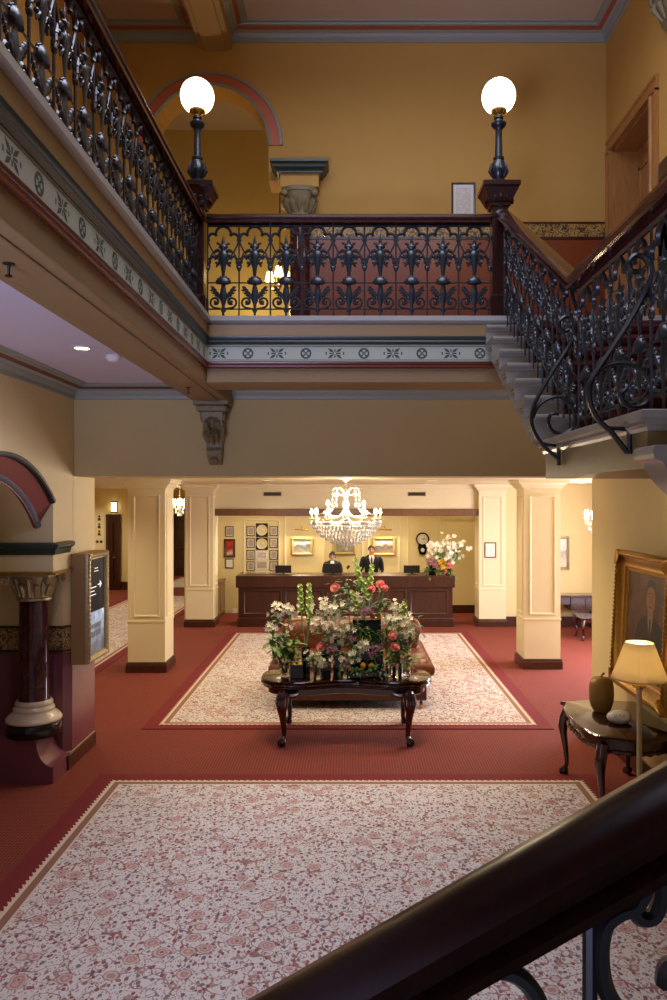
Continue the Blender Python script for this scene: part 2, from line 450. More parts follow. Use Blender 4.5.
# pier with a chamfered corner
mb.prism([(-3.67,8.10),(LX-.07,8.10),(LX,8.17),(LX,8.89),(-3.67,8.89)], 'z', 0, 2.06)
mb.box(-3.67, LX, 8.19, 8.89, 2.05, 4.0)
struct(mb, 'wall_left', M['cream'])
AC, AZ = 6.57, 1.553
def arch_strip(mb, prof, c, cz, a0, a1, n, plane, sgn=1):
    """profile (radius, depth) run around an arc; plane 'y': arc in (Y,Z), depth along X"""
    vs = []; fs = []; m = len(prof)
    for i in range(n+1):
        a = radians(a0+(a1-a0)*i/n)
        for r, d in prof:
            u, w = c+r*cos(a), cz+r*sin(a)
            vs.append((d,u,w) if plane == 'y' else (u,d,w))
    for i in range(n):
        for k in range(m):
            fs.append((i*m+k, (i+1)*m+k, (i+1)*m+(k+1)%m, i*m+(k+1)%m))
    fs.append(tuple(range(m))); fs.append(tuple(n*m+k for k in range(m))[::-1])
    return mb.add(vs, fs)
a_in = math.degrees(math.acos(1.08/1.63))
ring = struct(arch_strip(MB(), [(1.63,LX-.002),(1.455,-3.073),(1.42,-3.073),(1.45,-3.12),(1.66,-3.0)], AC, AZ, a_in-6.5, 180-a_in+6.5, 40, 'y'), 'trim_1', M['salmon_shaded'])
struct(arch_strip(MB(), [(1.605,LX-.03),(1.605,LX+.012),(1.62,LX+.025),(1.648,LX+.025),(1.655,LX-.03)], AC, AZ, a_in, 180-a_in, 40, 'y'), 'trim_2', M['blackpaint'])
struct(arch_strip(MB(), [(1.478,-3.05),(1.466,-3.035),(1.442,-3.05),(1.432,-3.08),(1.45,-3.12)], AC, AZ, a_in-6.5, 180-a_in+6.5, 40, 'y'), 'trim_3', M['grey_shaded'])
# impost cornice round the block over the marble column
prof = [(-.02,0),(.02,0),(.03,.025),(.035,.05),(.07,.075),(.075,.105),(.05,.12),(-.02,.12)]
ip = [(-3.66,7.65,2.25),(LX,7.65,2.25),(LX,8.06,2.25)]
struct(MB().sweep(prof, ip), 'trim_4', M['darkgreen'])
struct(MB().sweep([(-.01,0),(.035,0),(.04,.018),(.015,.03),(-.01,.03)], [(-3.66,7.65,2.055),(LX,7.65,2.055),(LX,8.10,2.055)]), 'trim_5', M['gold'])
# maroon dado on jamb and pier, stencilled band above it
mb = MB()
mb.prism([(-3.66,8.097),(LX-.0712,8.097),(LX+.003,8.1688),(LX+.003,8.888),(LX,8.888),(LX,8.17),(LX-.07,8.1),(-3.66,8.1)], 'z', .16, 1.2)
struct(mb, 'trim_6', M['maroon'])
struct(MB().prism([(-3.66,8.095),(LX-.071,8.095),(LX+.005,8.168),(LX+.005,8.888),(LX,8.888),(LX,8.17),(LX-.07,8.1),(-3.66,8.1)], 'z', 1.23, 1.46), 'trim_7', M['stencilband'])
prof = [(0,0),(.014,0),(.018,.012),(.014,.024),(0,.024)]
pth = [(-3.66,8.10,0),(LX-.07,8.10,0),(LX,8.17,0),(LX,8.888,0)]
mb = MB()
for z in (1.205, 1.455): mb.sweep(prof, [(a,b,z) for a,b,_ in pth])
struct(mb, 'trim_8', M['basebrown'])
# plinth with the scooped stop
sc = [(LX-.17+.17*(1-cos(radians(a))), .43-.27*sin(radians(a))) for a in range(0,91,10)]
mb = MB().prism([(-3.9,0),(LX,0)] + sc[::-1] + [(-3.9,.43)], 'y', 7.65, 8.10)
struct(mb, 'trim_9', M['maroon'])
struct(MB().box(LX,LX+.02,8.02,BY+.0,0,.15), 'baseboard_left', M['basebrown'], bevel=.004)
# room glimpsed through the arch
struct(MB().box(-6.1,-6.0,-2.5,8.89,0,4.0), 'wall_arch_room', M['cream'])

# ---- lower right wall, wall over the lobby opening
struct(MB().box(RX,RX+.3,-2.5,9.42,0,4.36), 'wall_right', M['cream'])
struct(MB().box(RX-.018,RX,-1,9.42,0,.2), 'baseboard_right', M['basebrown'], bevel=.004)
struct(MB().box(LX,RX,FY,BY,3.04,4.0), 'wall_over_opening', M['tanwall'])

# ---- ceilings under the gallery, upper floor slab
struct(MB().box(-6.0,-1.42,-2.5,8.3,4.0,4.06), 'ceiling_gallery', M['ceilpaint'])
struct(MB().box(-1.42,RX,6.95,8.3,4.0,4.06), 'ceiling_landing', M['palecream'])
mb = MB(); mb.box(-6.0,-1.30,-2.5,12.0,4.06,4.36); mb.box(-1.30,RX+.3,6.76,12.0,4.06,4.36)
struct(mb, 'floor_upper', M['carpet'])
# the beam that carries the gallery edge, and its return under the far balustrade
mb = MB()
mb.box(-1.606,-1.245,-2.5,8.23,3.80,4.07); mb.box(-1.245,RX,6.71,7.14,3.80,4.07)
struct(mb, 'beam', M['beamtan'], bevel=.012)
mb = MB()
mb.box(-1.64,-1.606,-2.5,8.23,3.86,4.0); mb.box(-1.53,-1.32,-2.5,7.9,3.788,3.80)
struct(mb, 'beam_moulding', M['beamtan'], bevel=.006)

# gallery fascia: bands swept along the left edge and round the inner corner
def fascia(name, prof, mat, **k):
    p = [(-1.245,-2.5,0),(-1.245,6.71,0),(RX,6.71,0)]
    return struct(MB().sweep(prof, p), name, mat, **k)
fascia('trim_10', [(-.05,4.30),(.0,4.30),(.025,4.315),(.05,4.33),(.052,4.365),(.03,4.375),(-.12,4.375),(-.12,4.30)], M['nosing'])
fascia('trim_11', [(-.03,4.20),(.006,4.20),(.01,4.23),(.016,4.27),(.024,4.30),(-.03,4.30)], M['cove'])
fascia('trim_12', [(-.03,4.13),(.012,4.13),(.02,4.14),(.03,4.152),(.026,4.165),(.036,4.178),(.04,4.195),(.01,4.205),(-.03,4.205)], M['darkgreen'])
fascia('trim_13', [(-.03,3.985),(.006,3.985),(.006,4.13),(-.03,4.13)], M['frieze'])
fascia('trim_14', [(-.03,3.925),(.01,3.925),(.028,3.935),(.03,3.95),(.018,3.955),(.026,3.965),(.026,3.98),(.006,3.988),(-.03,3.988)], M['redmould'])
# stencilled rosettes and crosses on the frieze, a raised line over them
mb = MB()
def motif(k, place):
    def quad(pts): mb.add([place(*p) for p in pts], [tuple(range(len(pts)))])
    def ringm(r0, r1, n=14):
        for i in range(n):
            a, b = 2*pi*i/n, 2*pi*(i+1)/n
            quad([(r0*cos(a),r0*sin(a)),(r1*cos(a),r1*sin(a)),(r1*cos(b),r1*sin(b)),(r0*cos(b),r0*sin(b))])
    if k:
        ringm(.033,.048); ringm(0.004,.013,8)
        for a in (45,135,225,315):
            c, s_ = cos(radians(a)), sin(radians(a))
            quad([(.014*c-.004*s_,.014*s_+.004*c),(.03*c-.009*s_,.03*s_+.009*c),(.034*c,.034*s_),(.03*c+.009*s_,.03*s_-.009*c),(.014*c+.004*s_,.014*s_-.004*c)])
    else:
        for a in (40,140,220,320):
            c, s_ = cos(radians(a)), sin(radians(a))
            quad([(.008*c,.008*s_),(.045*c-.013*s_,.04*s_+.013*c),(.082*c,.072*s_),(.045*c+.013*s_,.04*s_-.013*c)])
        for a in (0,90,180,270):
            c, s_ = cos(radians(a)), sin(radians(a)); L = .048 if a % 180 == 0 else .036
            quad([(.01*c-.004*s_,.01*s_+.004*c),(L*c-.007*s_,L*s_+.007*c),(L*c+.007*s_,L*s_-.007*c),(.01*c+.004*s_,.01*s_-.004*c)])
        for u in (-.075,.075): quad([(u-.006,-.012),(u+.006,-.012),(u+.006,.012),(u-.006,.012)])
for i in range(15):
    x = -1.13+.25*i
    if x < RX-.05: motif(i % 2, lambda a, b, x=x: (x+a, 6.7035, 4.055+b))
for i in range(36):
    y = 6.60-.25*i
    motif((i+1) % 2, lambda a, b, y=y: (-1.2382, y+a, 4.055+b))
mb.add([(-1.23,6.7035,4.112),(RX,6.7035,4.112),(RX,6.7035,4.117),(-1.23,6.7035,4.117)],[(0,1,2,3)])
mb.add([(-1.2382,6.7,4.112),(-1.2382,-2.4,4.112),(-1.2382,-2.4,4.117),(-1.2382,6.7,4.117)],[(0,1,2,3)])
mb.add([(-1.23,6.7035,3.996),(RX,6.7035,3.996),(RX,6.7035,4.001),(-1.23,6.7035,4.001)],[(0,1,2,3)])
mb.add([(-1.2382,6.7,3.996),(-1.2382,-2.4,3.996),(-1.2382,-2.4,4.001),(-1.2382,6.7,4.001)],[(0,1,2,3)])
struct(mb, 'trim_15', M['stencil'], smooth=False)

# cornices: grey crown, red band, grey inner strip
def crown(n0, path, zc, s=1.0, closed=False, band=None):
    g1 = [(-.0,-.15*s),(.018,-.145*s),(.022,-.11*s),(.05,-.085*s),(.055,-.065*s),(.085,-.05*s),(.085,.0),(0,0)]
    r = [(.084,-.048*s),(.125,-.035*s),(.135,-.02*s),(.135,0),(.084,0)]
    g2 = [(.13,-.03*s),(.155,-.028*s),(.165,-.014*s),(.20,-.01*s),(.205,0),(.13,0)]
    for i, (p, m) in enumerate(((g1,M['grey']),(r,band or M['terracotta']),(g2,M['grey']))):
        struct(MB().sweep([(a, zc+b) for a, b in p], path, closed), 'trim_%d' % (n0+i), m)
crown(20, [(LX,-2.5,0),(LX,FY,0),(-1.606,FY,0)], 4.0, 1.0, False, M['redmould'])
crown(23, [(-1.245,FY,0),(RX,FY,0)], 4.0, 1.0, False, M['redmould'])

# ---- upper storey
mb = MB()
arch_wall(mb, 'x', LX, -.9301, UF, 8.16, BY, BY+.35, -1.61, .68, 6.84, .68, UF)
mb.box(-.93,RX,BY,BY+.35,6.44,8.16); mb.box(-.56,RX,BY,BY+.35,UF,6.44)
struct(mb, 'wall_upper_back', M['ochre'])
mb = MB()
arch_wall(mb, 'y', -2.5, BY+.35, UF, 8.16, LX-.35, LX, 5.95, .65, 6.87, .65, UF)
struct(mb, 'wall_upper_left', M['ochre'])
for n0, pl, c, d, e, zz_ in ((30,'x',-1.61,BY,.035,6.84), (33,'y',5.95,LX,0,6.87)):
    sg = -1 if pl == 'x' else 1
    for i, (pr, m) in enumerate((([(.775,d),(.775,d+sg*.025),(.805,d+sg*.025),(.81,d)],M['grey']),
                                 ([(.675,d),(.675,d+sg*.012),(.775,d+sg*.012),(.775,d)],M['salmon']),
                                 ([(.645,d),(.645,d+sg*.02),(.665,d+sg*.03),(.675,d+sg*.02),(.675,d)],M['grey']))):
        struct(arch_strip(MB(), [(r_+e, d_) for r_, d_ in pr], c, zz_, 0, 180, 36, pl), 'trim_%d' % (n0+i), m)
mb = MB()
d0, d1 = 7.52, 8.65    # door opening in the right wall
mb.box(RX,RX+.3,-2.5,d0,3.0,8.16); mb.box(RX,RX+.3,d1,BY+.35,UF,8.16); mb.box(RX,RX+.3,d0,d1,6.68,8.16)
struct(mb, 'wall_upper_right', M['ochre'])
struct(MB().box(-3.3,3.3,-2.5,12.0,8.16,8.3), 'ceiling', M['uppercream'])
crown(40, [(LX,-2.5,0),(LX,BY,0),(-1.72,BY,0)], 8.16)
crown(43, [(-1.35,BY,0),(RX,BY,0),(RX,-2.5,0)], 8.16)
crown(46, [(-1.35,-2.5,0),(-1.35,BY,0)], 8.16, .6)
crown(49, [(-1.72,BY,0),(-1.72,-2.5,0)], 8.16, .6)
mb = MB(); mb.box(-1.72,-1.35,-2.5,BY,7.94,8.16); mb.box(-1.66,-1.41,-2.5,BY,7.915,7.94)
struct(mb, 'ceiling_beam', M['ceilbeam'], bevel=.01)
# red-brown dado and stencilled band
zt = 5.96
def dado(name, z0, z1, d, m):
    mb = MB()
    mb.box(-.56,RX,BY-d,BY,z0,z1); mb.box(RX-d,RX,d1+.16,BY,z0,z1); mb.box(RX-d,RX,-2.5,d0-.16,z0-1.2,z1)
    mb.box(LX,-2.4,BY-d,BY,z0,z1); mb.box(LX,LX+d,6.8,BY,z0,z1); mb.box(LX,LX+d,-2.5,5.1,z0,z1)
    struct(mb, name, m)
dado('trim_52', UF, 5.77, .004, M['reddado'])
dado('trim_53', 5.795, 5.945, .005, M['stencilbandup'])
dado('trim_54', 5.945, 5.965, .012, M['basebrown'])
dado('trim_55', 5.765, 5.795, .012, M['basebrown'])
# door in the upper right wall: casing, panelled leaf standing in the reveal
dr = struct(MB(), 'door_1', M['doorwood'])
dr.data = MB().box(RX+.26,RX+.31,d0,d1,UF,6.68).mesh('door_1', M['doorwood']); 
mb = MB()
for u0, u1, z0, z1 in ((7.60,8.02,5.55,6.45),(8.14,8.57,5.55,6.45),(7.60,8.02,4.6,5.35),(8.14,8.57,4.6,5.35)):
    mb.box(RX+.245,RX+.262,u0,u1,z0,z0+.04); mb.box(RX+.245,RX+.262,u0,u1,z1-.04,z1)
    mb.box(RX+.245,RX+.262,u0,u0+.04,z0,z1); mb.box(RX+.245,RX+.262,u1-.04,u1,z0,z1)
mb.build('door_panel', M['doorwood'], dr)
pc = [(0,0),(0,.05),(.035,.05),(.05,.035),(.11,.03),(.125,.045),(.15,.045),(.15,0)]
mb = MB()
for y0, s_ in ((d0,-1),(d1,1)):
    mb.prism([(RX-b, y0+s_*a) for a, b in pc], 'z', UF, 6.70)
mb.prism([(RX-b, 6.68+a) for a, b in pc], 'y', d0-.15, d1+.15)
mb.box(RX,RX+.30,d0-.01,d0+.03,UF,6.68); mb.box(RX,RX+.30,d1-.03,d1+.01,UF,6.68); mb.box(RX,RX+.30,d0,d1,6.65,6.69)
mb.build('door_casing', M['doorwood'], dr)
# corridor behind the upper arch
struct(MB().box(-4.6,1.6,11.3,11.45,UF,8.16), 'wall_corridor', M['corridor'])
struct(MB().box(-4.6,-4.5,9.2,11.3,UF,8.16), 'wall_corridor_left', M['corridor'])
struct(MB().box(1.5,1.6,9.2,11.3,UF,8.16), 'wall_corridor_right', M['corridor'])
# impost and half column beside the arch
prof = [(0,0),(.02,0),(.03,.03),(.06,.05),(.065,.08),(.09,.10),(.09,.13),(0,.13)]
struct(MB().sweep(prof, [(-.80,BY,6.55),(-.80,BY-.2,6.55),(-.33,BY-.2,6.55),(-.33,BY,6.55)][::-1] if False else [(-.33,BY,6.44),(-.33,BY-.2,6.44),(-.80,BY-.2,6.44),(-.80,BY,6.44)][::-1]), 'trim_60', M['darkgreen'])
struct(MB().box(-.78,-.35,BY-.18,BY,6.30,6.45), 'trim_61', M['ochre'])

# ---- the lobby beyond: walls, ceiling, bulkhead, recess
LZ = 3.12
LOBBY_CEIL = struct(MB().box(-9.6,6.2,BY,29,LZ,LZ+.2), 'ceiling_lobby', M['palecream'])
struct(MB().box(-9.6,-3.67,BY,BY+.15,0,LZ), 'wall_lobby_front_left', M['cream'])
struct(MB().box(RX+.3,6.2,9.2,9.35,0,LZ), 'wall_lobby_front_right', M['cream'])
struct(MB().box(5.95,6.2,9.35,17.2,0,LZ), 'wall_lobby_right', M['cream'])
struct(MB().box(3.42,6.2,17.1,17.3,0,LZ), 'wall_lobby_back', M['cream'])
struct(MB().box(3.42,5.95,17.08,17.1,0,.22), 'baseboard_lobby', M['basebrown'], bevel=.005)
struct(MB().box(-3.62,3.6,19.1,19.3,0,LZ), 'wall_reception', M['cream'])
struct(MB().box(2.35,3.45,19.08,19.1,0,.2), 'baseboard_reception', M['basebrown'])
struct(MB().box(-3.75,-3.6,17.6,19.3,0,LZ), 'wall_recess_left', M['cream'])
struct(MB().box(3.3,3.45,17.3,19.3,0,LZ), 'wall_recess_right', M['cream'])
struct(MB().box(-3.1,2.95,17.2,17.5,2.58,LZ), 'wall_bulkhead', M['palecream'])
struct(MB().box(-3.1,2.95,17.12,17.5,2.43,2.58), 'beam_bulkhead', M['bulkbeam'], bevel=.01)
struct(MB().sweep([(0,-.09),(.02,-.085),(.05,-.03),(.06,0),(0,0)], [(-3.1,17.2,LZ),(2.95,17.2,LZ)]), 'trim_70', M['palecream'])
# mouldings of the reception wall panels
mb = MB()
for x0, x1 in ((-3.0,-1.72),(-1.62,-.62),(-.50,.32),(.42,1.24),(1.40,2.22)):
    z1, z0 = 2.43, .95
    if x0 < -2.9: x0, z1 = -2.62, 2.3
    mb.frame(x1-x0, z1-z0, [(0,0),(.005,.018),(.03,.022),(.045,.008),(.05,0)], ((x0+x1)/2, 19.1, (z0+z1)/2))
struct(mb, 'trim_71', M['palecream'])
struct(MB().box(2.33,3.30,19.05,19.1,2.30,2.33), 'trim_72', M['cream'])
# left wing: far walls, doors
struct(MB().box(-9.6,-6.5,24.0,24.2,0,LZ), 'wall_wing_back', M['cream'])
struct(MB().box(-9.6,-9.45,9.0,24.0,0,LZ), 'wall_wing_left', M['cream'])
struct(MB().box(-6.6,-6.5,24.2,28.6,0,LZ), 'wall_wing_inner', M['cream'])
struct(MB().box(-6.6,-3.6,28.5,28.7,0,LZ), 'wall_wing_far', M['cream'])
struct(MB().box(-3.75,-3.6,19.3,28.6,0,LZ), 'wall_wing_right', M['cream'])
struct(MB().box(-7.08,-6.5,23.97,24.0,0,.25), 'baseboard_wing', M['basebrown'])
struct(MB().box(-5.35,-3.75,28.47,28.5,0,.25), 'baseboard_wing_far', M['basebrown'])
def far_door(name, x0, x1, y, ztop, leaf, casing):
    d = struct(MB().box(x0,x1,y-.05,y,0,ztop), name, leaf)
    mb = MB()
    for a, b in ((x0-.09,x0),(x1,x1+.09)): mb.box(a,b,y-.08,y,0,ztop+.09)
    mb.box(x0,x1,y-.08,y,ztop,ztop+.09)
    mb.build('door_casing', casing, d)
    mb = MB(); w = x1-x0
    for z0, z1 in ((.25,1.0),(1.15,ztop-.15)):
        mb.frame(w-.2, z1-z0, [(0,0),(.01,.015),(.04,.015),(.05,0)], ((x0+x1)/2, y-.05, (z0+z1)/2))
    mb.build('door_panel', leaf, d)
    MB().ball((x1-.08,y-.1,1.0), .03).build('door_handle', M['brightgold'], d)
far_door('door_2', -7.42, -7.16, 24.0, 2.24, M['darkdoor'], M['basebrown'])
far_door('door_3', -6.45, -5.45, 28.5, 2.15, M['darkdoor'], M['darkdoor'])

# ---- square panelled columns
def column(x0, x1, y0, y1, base_s=True):
    w = x1-x0; cx, cy = (x0+x1)/2, (y0+y1)/2
    c = bpy.data.objects.new('column', None); COL.objects.link(c); c.location = (cx,cy,0); c['kind'] = 'structure'
    h = w/2
    mb = MB(); mb.box(-h,h,-h,h,0,LZ)
    mb.build('shaft', M['colcream'], c)
    mb = MB(); mb.frustum(0,0,[(h+.012,0),(h+.012,.13),(h+.03,.0),(h+.03,.0)]) if False else None
    mb = MB().frustum(0,0,[(h+.03,0),(h+.03,.12),(h+.022,.135),(h+.022,.155),(h+.012,.17),(h,.17)])
    mb.build('base', M['basebrown'], c, smooth=False)
    mb = MB().frustum(0,0,[(h,2.95),(h+.012,2.95),(h+.012,2.98),(h+.03,2.985),(h+.06,3.03),(h+.1,3.06),(h+.105,3.09),(h+.12,3.10),(h+.12,LZ),(h,LZ)])
    mb.build('capital', M['colcream'], c, smooth=False)
    mb = MB().frustum(0,0,[(h,.80),(h+.008,.802),(h+.01,.82),(h+.008,.838),(h,.84)])
    mb.build('band', M['colcream'], c, smooth=False)
    p = MB().frame(w-.16, 1.98, [(0,0),(.004,.014),(.02,.018),(.034,.01),(.04,0)])
    po = p.build('panel_moulding', M['colcream'], c); po.location = (0,-h,1.88)
    for rz, lx, ly in ((90,h,0),(-90,-h,0)):
        o = inst(po, c, (lx,ly,1.88), (0,0,radians(rz)))
    return c
column(-3.585,-2.985,12.55,13.15)
column(2.867,3.465,12.80,13.40)
column(-3.595,-2.99,17.0,17.6)
column(2.83,3.42,17.05,17.65)

# the lower stair flight the eye stands on, under the foreground handrail
poly = [(-2.1,0)]
for k in range(17): poly += [(-2.1+.288*k,.16*(k+1)),(-2.1+.288*(k+1),.16*(k+1))]
poly += [(poly[-1][0],0)]
struct(MB().prism(poly,'y',-.7,1.12), 'stair_flight', M['stone'], smooth=False)
# ================================================================ CAST IRON BALUSTRADES
def baluster_bm(w=.27, h=.825, shear=0.0, legs=0.0, n=5):
    """one repeat of the cast panel: boundary bar at x=0, motif centred at x=w/2; z from kerb to handrail"""
    mb = MB(); c = w/2
    P = lambda x, z: (x, 0, z)
    # bars
    mb.tube([P(0,-legs),P(0,h)], .0075, 5)
    for z in (.085,.315): mb.tube([P(0,z),P(w,z)], .0065, 4)
    # centre stem: foot, leafy shaft, shell dome, flaring bud, collar, flame
    st = [(.010,-legs),(.010,.05),(.024,.07),(.014,.09),(.014,.12),(.028,.155),(.034,.20),(.026,.25),(.018,.29),(.02,.30)]
    mb.lathe(st, (c,0,0), 7, sy=.5)
    mb.lathe([(.02,.298),(.062,.305),(.064,.318),(.056,.342),(.036,.36),(.014,.37)], (c,0,0), 10, sy=.45)
    for k in range(7):
        a = radians(18+24*k); mb.ball(P(c+.062*cos(a),.312+.056*sin(a)), .0105, 5, 4)
    mb.lathe([(.013,.365),(.014,.39),(.022,.45),(.036,.52),(.046,.56),(.03,.585),(.018,.60),(.03,.612),(.042,.626),(.04,.636),(.014,.645),(.017,.66),(.011,.69),(.001,.735)], (c,0,0), 8, sy=.45)
    for s_ in (-1,1):
        # volutes at the foot
        sp = spiral(c+s_*.070,.148,.052,.014, -90 if s_ > 0 else 270, 300 if s_ > 0 else -120, 15)
        mb.tube([P(c+s_*.008,.085)] + [P(a,b) for a,b in sp], [.010]*9+[.012]*8, 5)
        mb.ball(P(c+s_*.070,.148), .016, 6, 4)
        # feathered fronds rising to the mid bar
        mb.tube(smooth_path([P(c+s_*.015,.17),P(c+s_*.05,.215),P(c+s_*.112,.285)],3), [.008,.014,.018,.020,.017,.011,.003], 5, flat=.6)
        for f, L in ((.35,.030),(.55,.034),(.75,.030)):
            x0, z0 = c+s_*(.015+.097*f), .17+.115*f
            mb.tube([P(x0,z0),P(x0+s_*L*.5,z0-L*.35),P(x0+s_*L*1.1,z0-L*.1)], [.009,.010,.002], 4)
            mb.tube([P(x0,z0),P(x0-s_*L*.1,z0+L*.6),P(x0+s_*L*.35,z0+L*1.1)], [.009,.010,.002], 4)
        # leaves around the bud
        for (dx, dz, ex, ez, r) in ((.048,.555,.078,.515,.017),(.055,.60,.088,.575,.016),(.035,.50,.062,.452,.014),(.03,.645,.06,.665,.011)):
            mb.tube(smooth_path([P(c+s_*.012,dz-.04),P(c+s_*dx*.85,dz),P(c+s_*ex,ez)],3), [.007,.012,r,r,r,.012,.005], 5, flat=.8)
        mb.ball(P(c+s_*.082,.545), .016, 6, 4); mb.ball(P(c+s_*.060,.49), .013, 6, 4)
        # ogee from the bud up to the boundary bar, then the trefoil
        og = smooth_path([P(c+s_*.03,.50),P(c+s_*.085,.575),P(c+s_*(c-.012),.655),P(c+s_*(c-.008),.68)],4)
        mb.tube(og, .0075, 5)
        lobe = arc(c+s_*.092,.705,.040,(-40 if s_ > 0 else 220),(150 if s_ > 0 else 30),8)
        mb.tube([P(a,b) for a,b in lobe], .013, 5)
        # half palmette hanging on the boundary bar
        bx = 0 if s_ < 0 else w
        for (dx, z0, z1, r) in ((.026,.49,.545,.015),(.040,.53,.575,.014),(.018,.45,.485,.013)):
            mb.tube([P(bx,z0-.01),P(bx-s_*dx*.7,z0),P(bx-s_*dx,z1)], [.006,r,.006], 5, flat=.8)
        mb.ball(P(bx-s_*.004,.44), (.016,.014,.026), 6, 4)
    mb.tube([P(a,b) for a,b in arc(c,.742,.066,-12,192,14)], .013, 5)
    mb.tube([P(0,h-.012),P(w,h-.012)], .012, 4)
    if shear:
        mb.v = [(x,y,z+shear*x) for x,y,z in mb.v]
    return mb
RAILP = [(-.055,.0),(-.058,.018),(-.045,.028),(-.062,.045),(-.06,.065),(-.038,.08),(0,.086),(.038,.08),(.06,.065),(.062,.045),(.045,.028),(.058,.018),(.055,.0)]
MH = .825
flatmesh = baluster_bm().mesh('baluster_panel', M['iron'], True, 60)
def run(root, n, mesh, start, rz, step, dz=0):
    for i in range(n):
        o = bpy.data.objects.new('baluster_panel', mesh); COL.objects.link(o); o.parent = root
        o.location = (start[0]+cos(rz)*step*i, start[1]+sin(rz)*step*i, start[2]+dz*i); o.rotation_euler = (0,0,rz)
KZ = 4.375
RAILBASE = [(-.03,0),(-.034,.02),(-.02,.03),(.02,.03),(.034,.02),(.03,0)]
# far balustrade between the two lamp newels
bx0, bx1, by = -1.245, 1.225, 6.80
nb = 9; stp = (bx1-bx0)/nb
t = thing('balustrade', (bx0,by,KZ), 'black cast iron balustrade across the far gallery between two globe lamps', 'balustrade')
backmesh = baluster_bm(stp).mesh('baluster_panel', M['iron'], True, 60)
run(t, nb, backmesh, (0,0,0), 0, stp)
MB().sweep([(a,MH+b) for a,b in RAILP], [(0,0,0),(bx1-bx0,0,0)]).build('handrail', M['mahogany'], t)
# left gallery balustrade running toward the eye
ly0 = 6.72
t = thing('balustrade', (-1.325,ly0,KZ), 'long black cast iron balustrade along the left gallery edge', 'balustrade')
run(t, 24, flatmesh, (0,0,0), -pi/2, .27)
MB().sweep([(a,MH+b) for a,b in RAILP], [(0,0,0),(0,-6.48,0)]).build('handrail', M['mahogany'], t)
# newels with flared caps
def newel(x, y, label):
    t = thing('newel_post', (x,y,KZ), label, 'newel post')
    MB().frustum(0,0,[(.085,0),(.085,.18),(.068,.20),(.068,.86),(.08,.87),(.08,.90),(.068,.91),(.068,.955)]).build('shaft', M['newelwood'], t, smooth=False)
    MB().frustum(0,0,[(.07,.955),(.085,.965),(.085,.985),(.10,1.0),(.145,1.10),(.16,1.115),(.16,1.15),(.15,1.157),(.0,1.157)]).build('cap', M['newelwood'], t, smooth=False)
    mb = MB()
    for a in range(4):
        m0 = len(mb.v)
        for k in range(3): mb.ball((-.05+.05*k,-.105-.012*(k%2),1.03), (.022,.016,.03), 6, 4)
        mb.xf(Matrix.Rotation(a*pi/2,4,'Z'), m0)
    mb.build('cap_carving', M['newelwood'], t)
    return t
NZ = KZ+1.157
newel(-1.335, 6.80, 'dark wooden newel post under the left globe lamp')
newel(1.30, 6.80, 'dark wooden newel post under the right globe lamp, at the stair head')
def globe_lamp(x, y, label):
    t = thing('globe_lamp', (x,y,NZ), label, 'lamp', 'globe lamps on the newel posts')
    MB().lathe([(.075,0),(.078,.02),(.06,.035),(.062,.05),(.04,.06),(.05,.075),(.068,.11),(.072,.15),(.06,.20),(.042,.225),(.048,.235),(.048,.25),(.034,.26),(.033,.28),
                (.03,.40),(.028,.48),(.034,.50),(.05,.515),(.065,.535),(.066,.55),(.035,.56),(.03,.585),(.04,.59),(.04,.605),(.02,.61)], n=20).build('lamp_column', M['iron'], t)
    mb = MB()
    for k in range(8):
        a = 2*pi*k/8
        mb.tube([(.05*cos(a),.05*sin(a),.075),(.077*cos(a),.077*sin(a),.13),(.066*cos(a),.066*sin(a),.20)], [.006,.016,.005], 5)
    mb.build('acanthus_leaves', M['iron'], t)
    mb = MB().lathe([(.02,.605),(.025,.625),(.05,.64),(.07,.65),(.072,.665),(.066,.67),(.066,.655),(.02,.645)], n=20)
    for k in range(6):
        a = 2*pi*k/6
        mb.tube([(.03*cos(a),.03*sin(a),.61),(.06*cos(a),.06*sin(a),.625),(.07*cos(a),.07*sin(a),.655)], .005, 5)
    mb.build('globe_gallery', M['brightgold'], t)
    pr = [(.056,.655),(.085,.672)] + [(.146*cos(radians(a)), .787+.152*sin(radians(a))) for a in range(-48,91,6)]
    MB().lathe(pr, n=32).build('globe', M['globe'], t)
    return t
globe_lamp(-1.335, 6.80, 'lit globe lamp on the left newel, in front of the red arch')
globe_lamp(1.30, 6.80, 'lit globe lamp on the right newel, at the head of the stairs')

# ================================================================ STAIRCASE
SX = 1.20; RS, GO = .159, .288; Y0, Z0 = 6.71, 4.36
st = thing('staircase', (SX,5.0,3.17), 'grey stone stair descending from the gallery to a half landing', 'staircase')
def stepmesh(w):
    p = [(0,0),(-.012,-.006),(-.016,-.02),(-.010,-.034),(.004,-.042),(.004,-.055),(.014,-.062),(.014,-.16),(.05,-.185),(.335,-.04),(.335,0)]
    return MB().prism(p, 'x', -.035, w)
sm = stepmesh(RX-SX-.012).mesh('tread', [M['stone']], True, 30)
NST = 7
for k in range(NST):
    o = bpy.data.objects.new('tread', sm); COL.objects.link(o); o.parent = st
    y, z = Y0-.05-GO*(k+.0), Z0-RS*(k+1)+.10
    o.location = (0, Y0-.12-GO*k-5.0+.05, Z0-.07-RS*k-3.17)
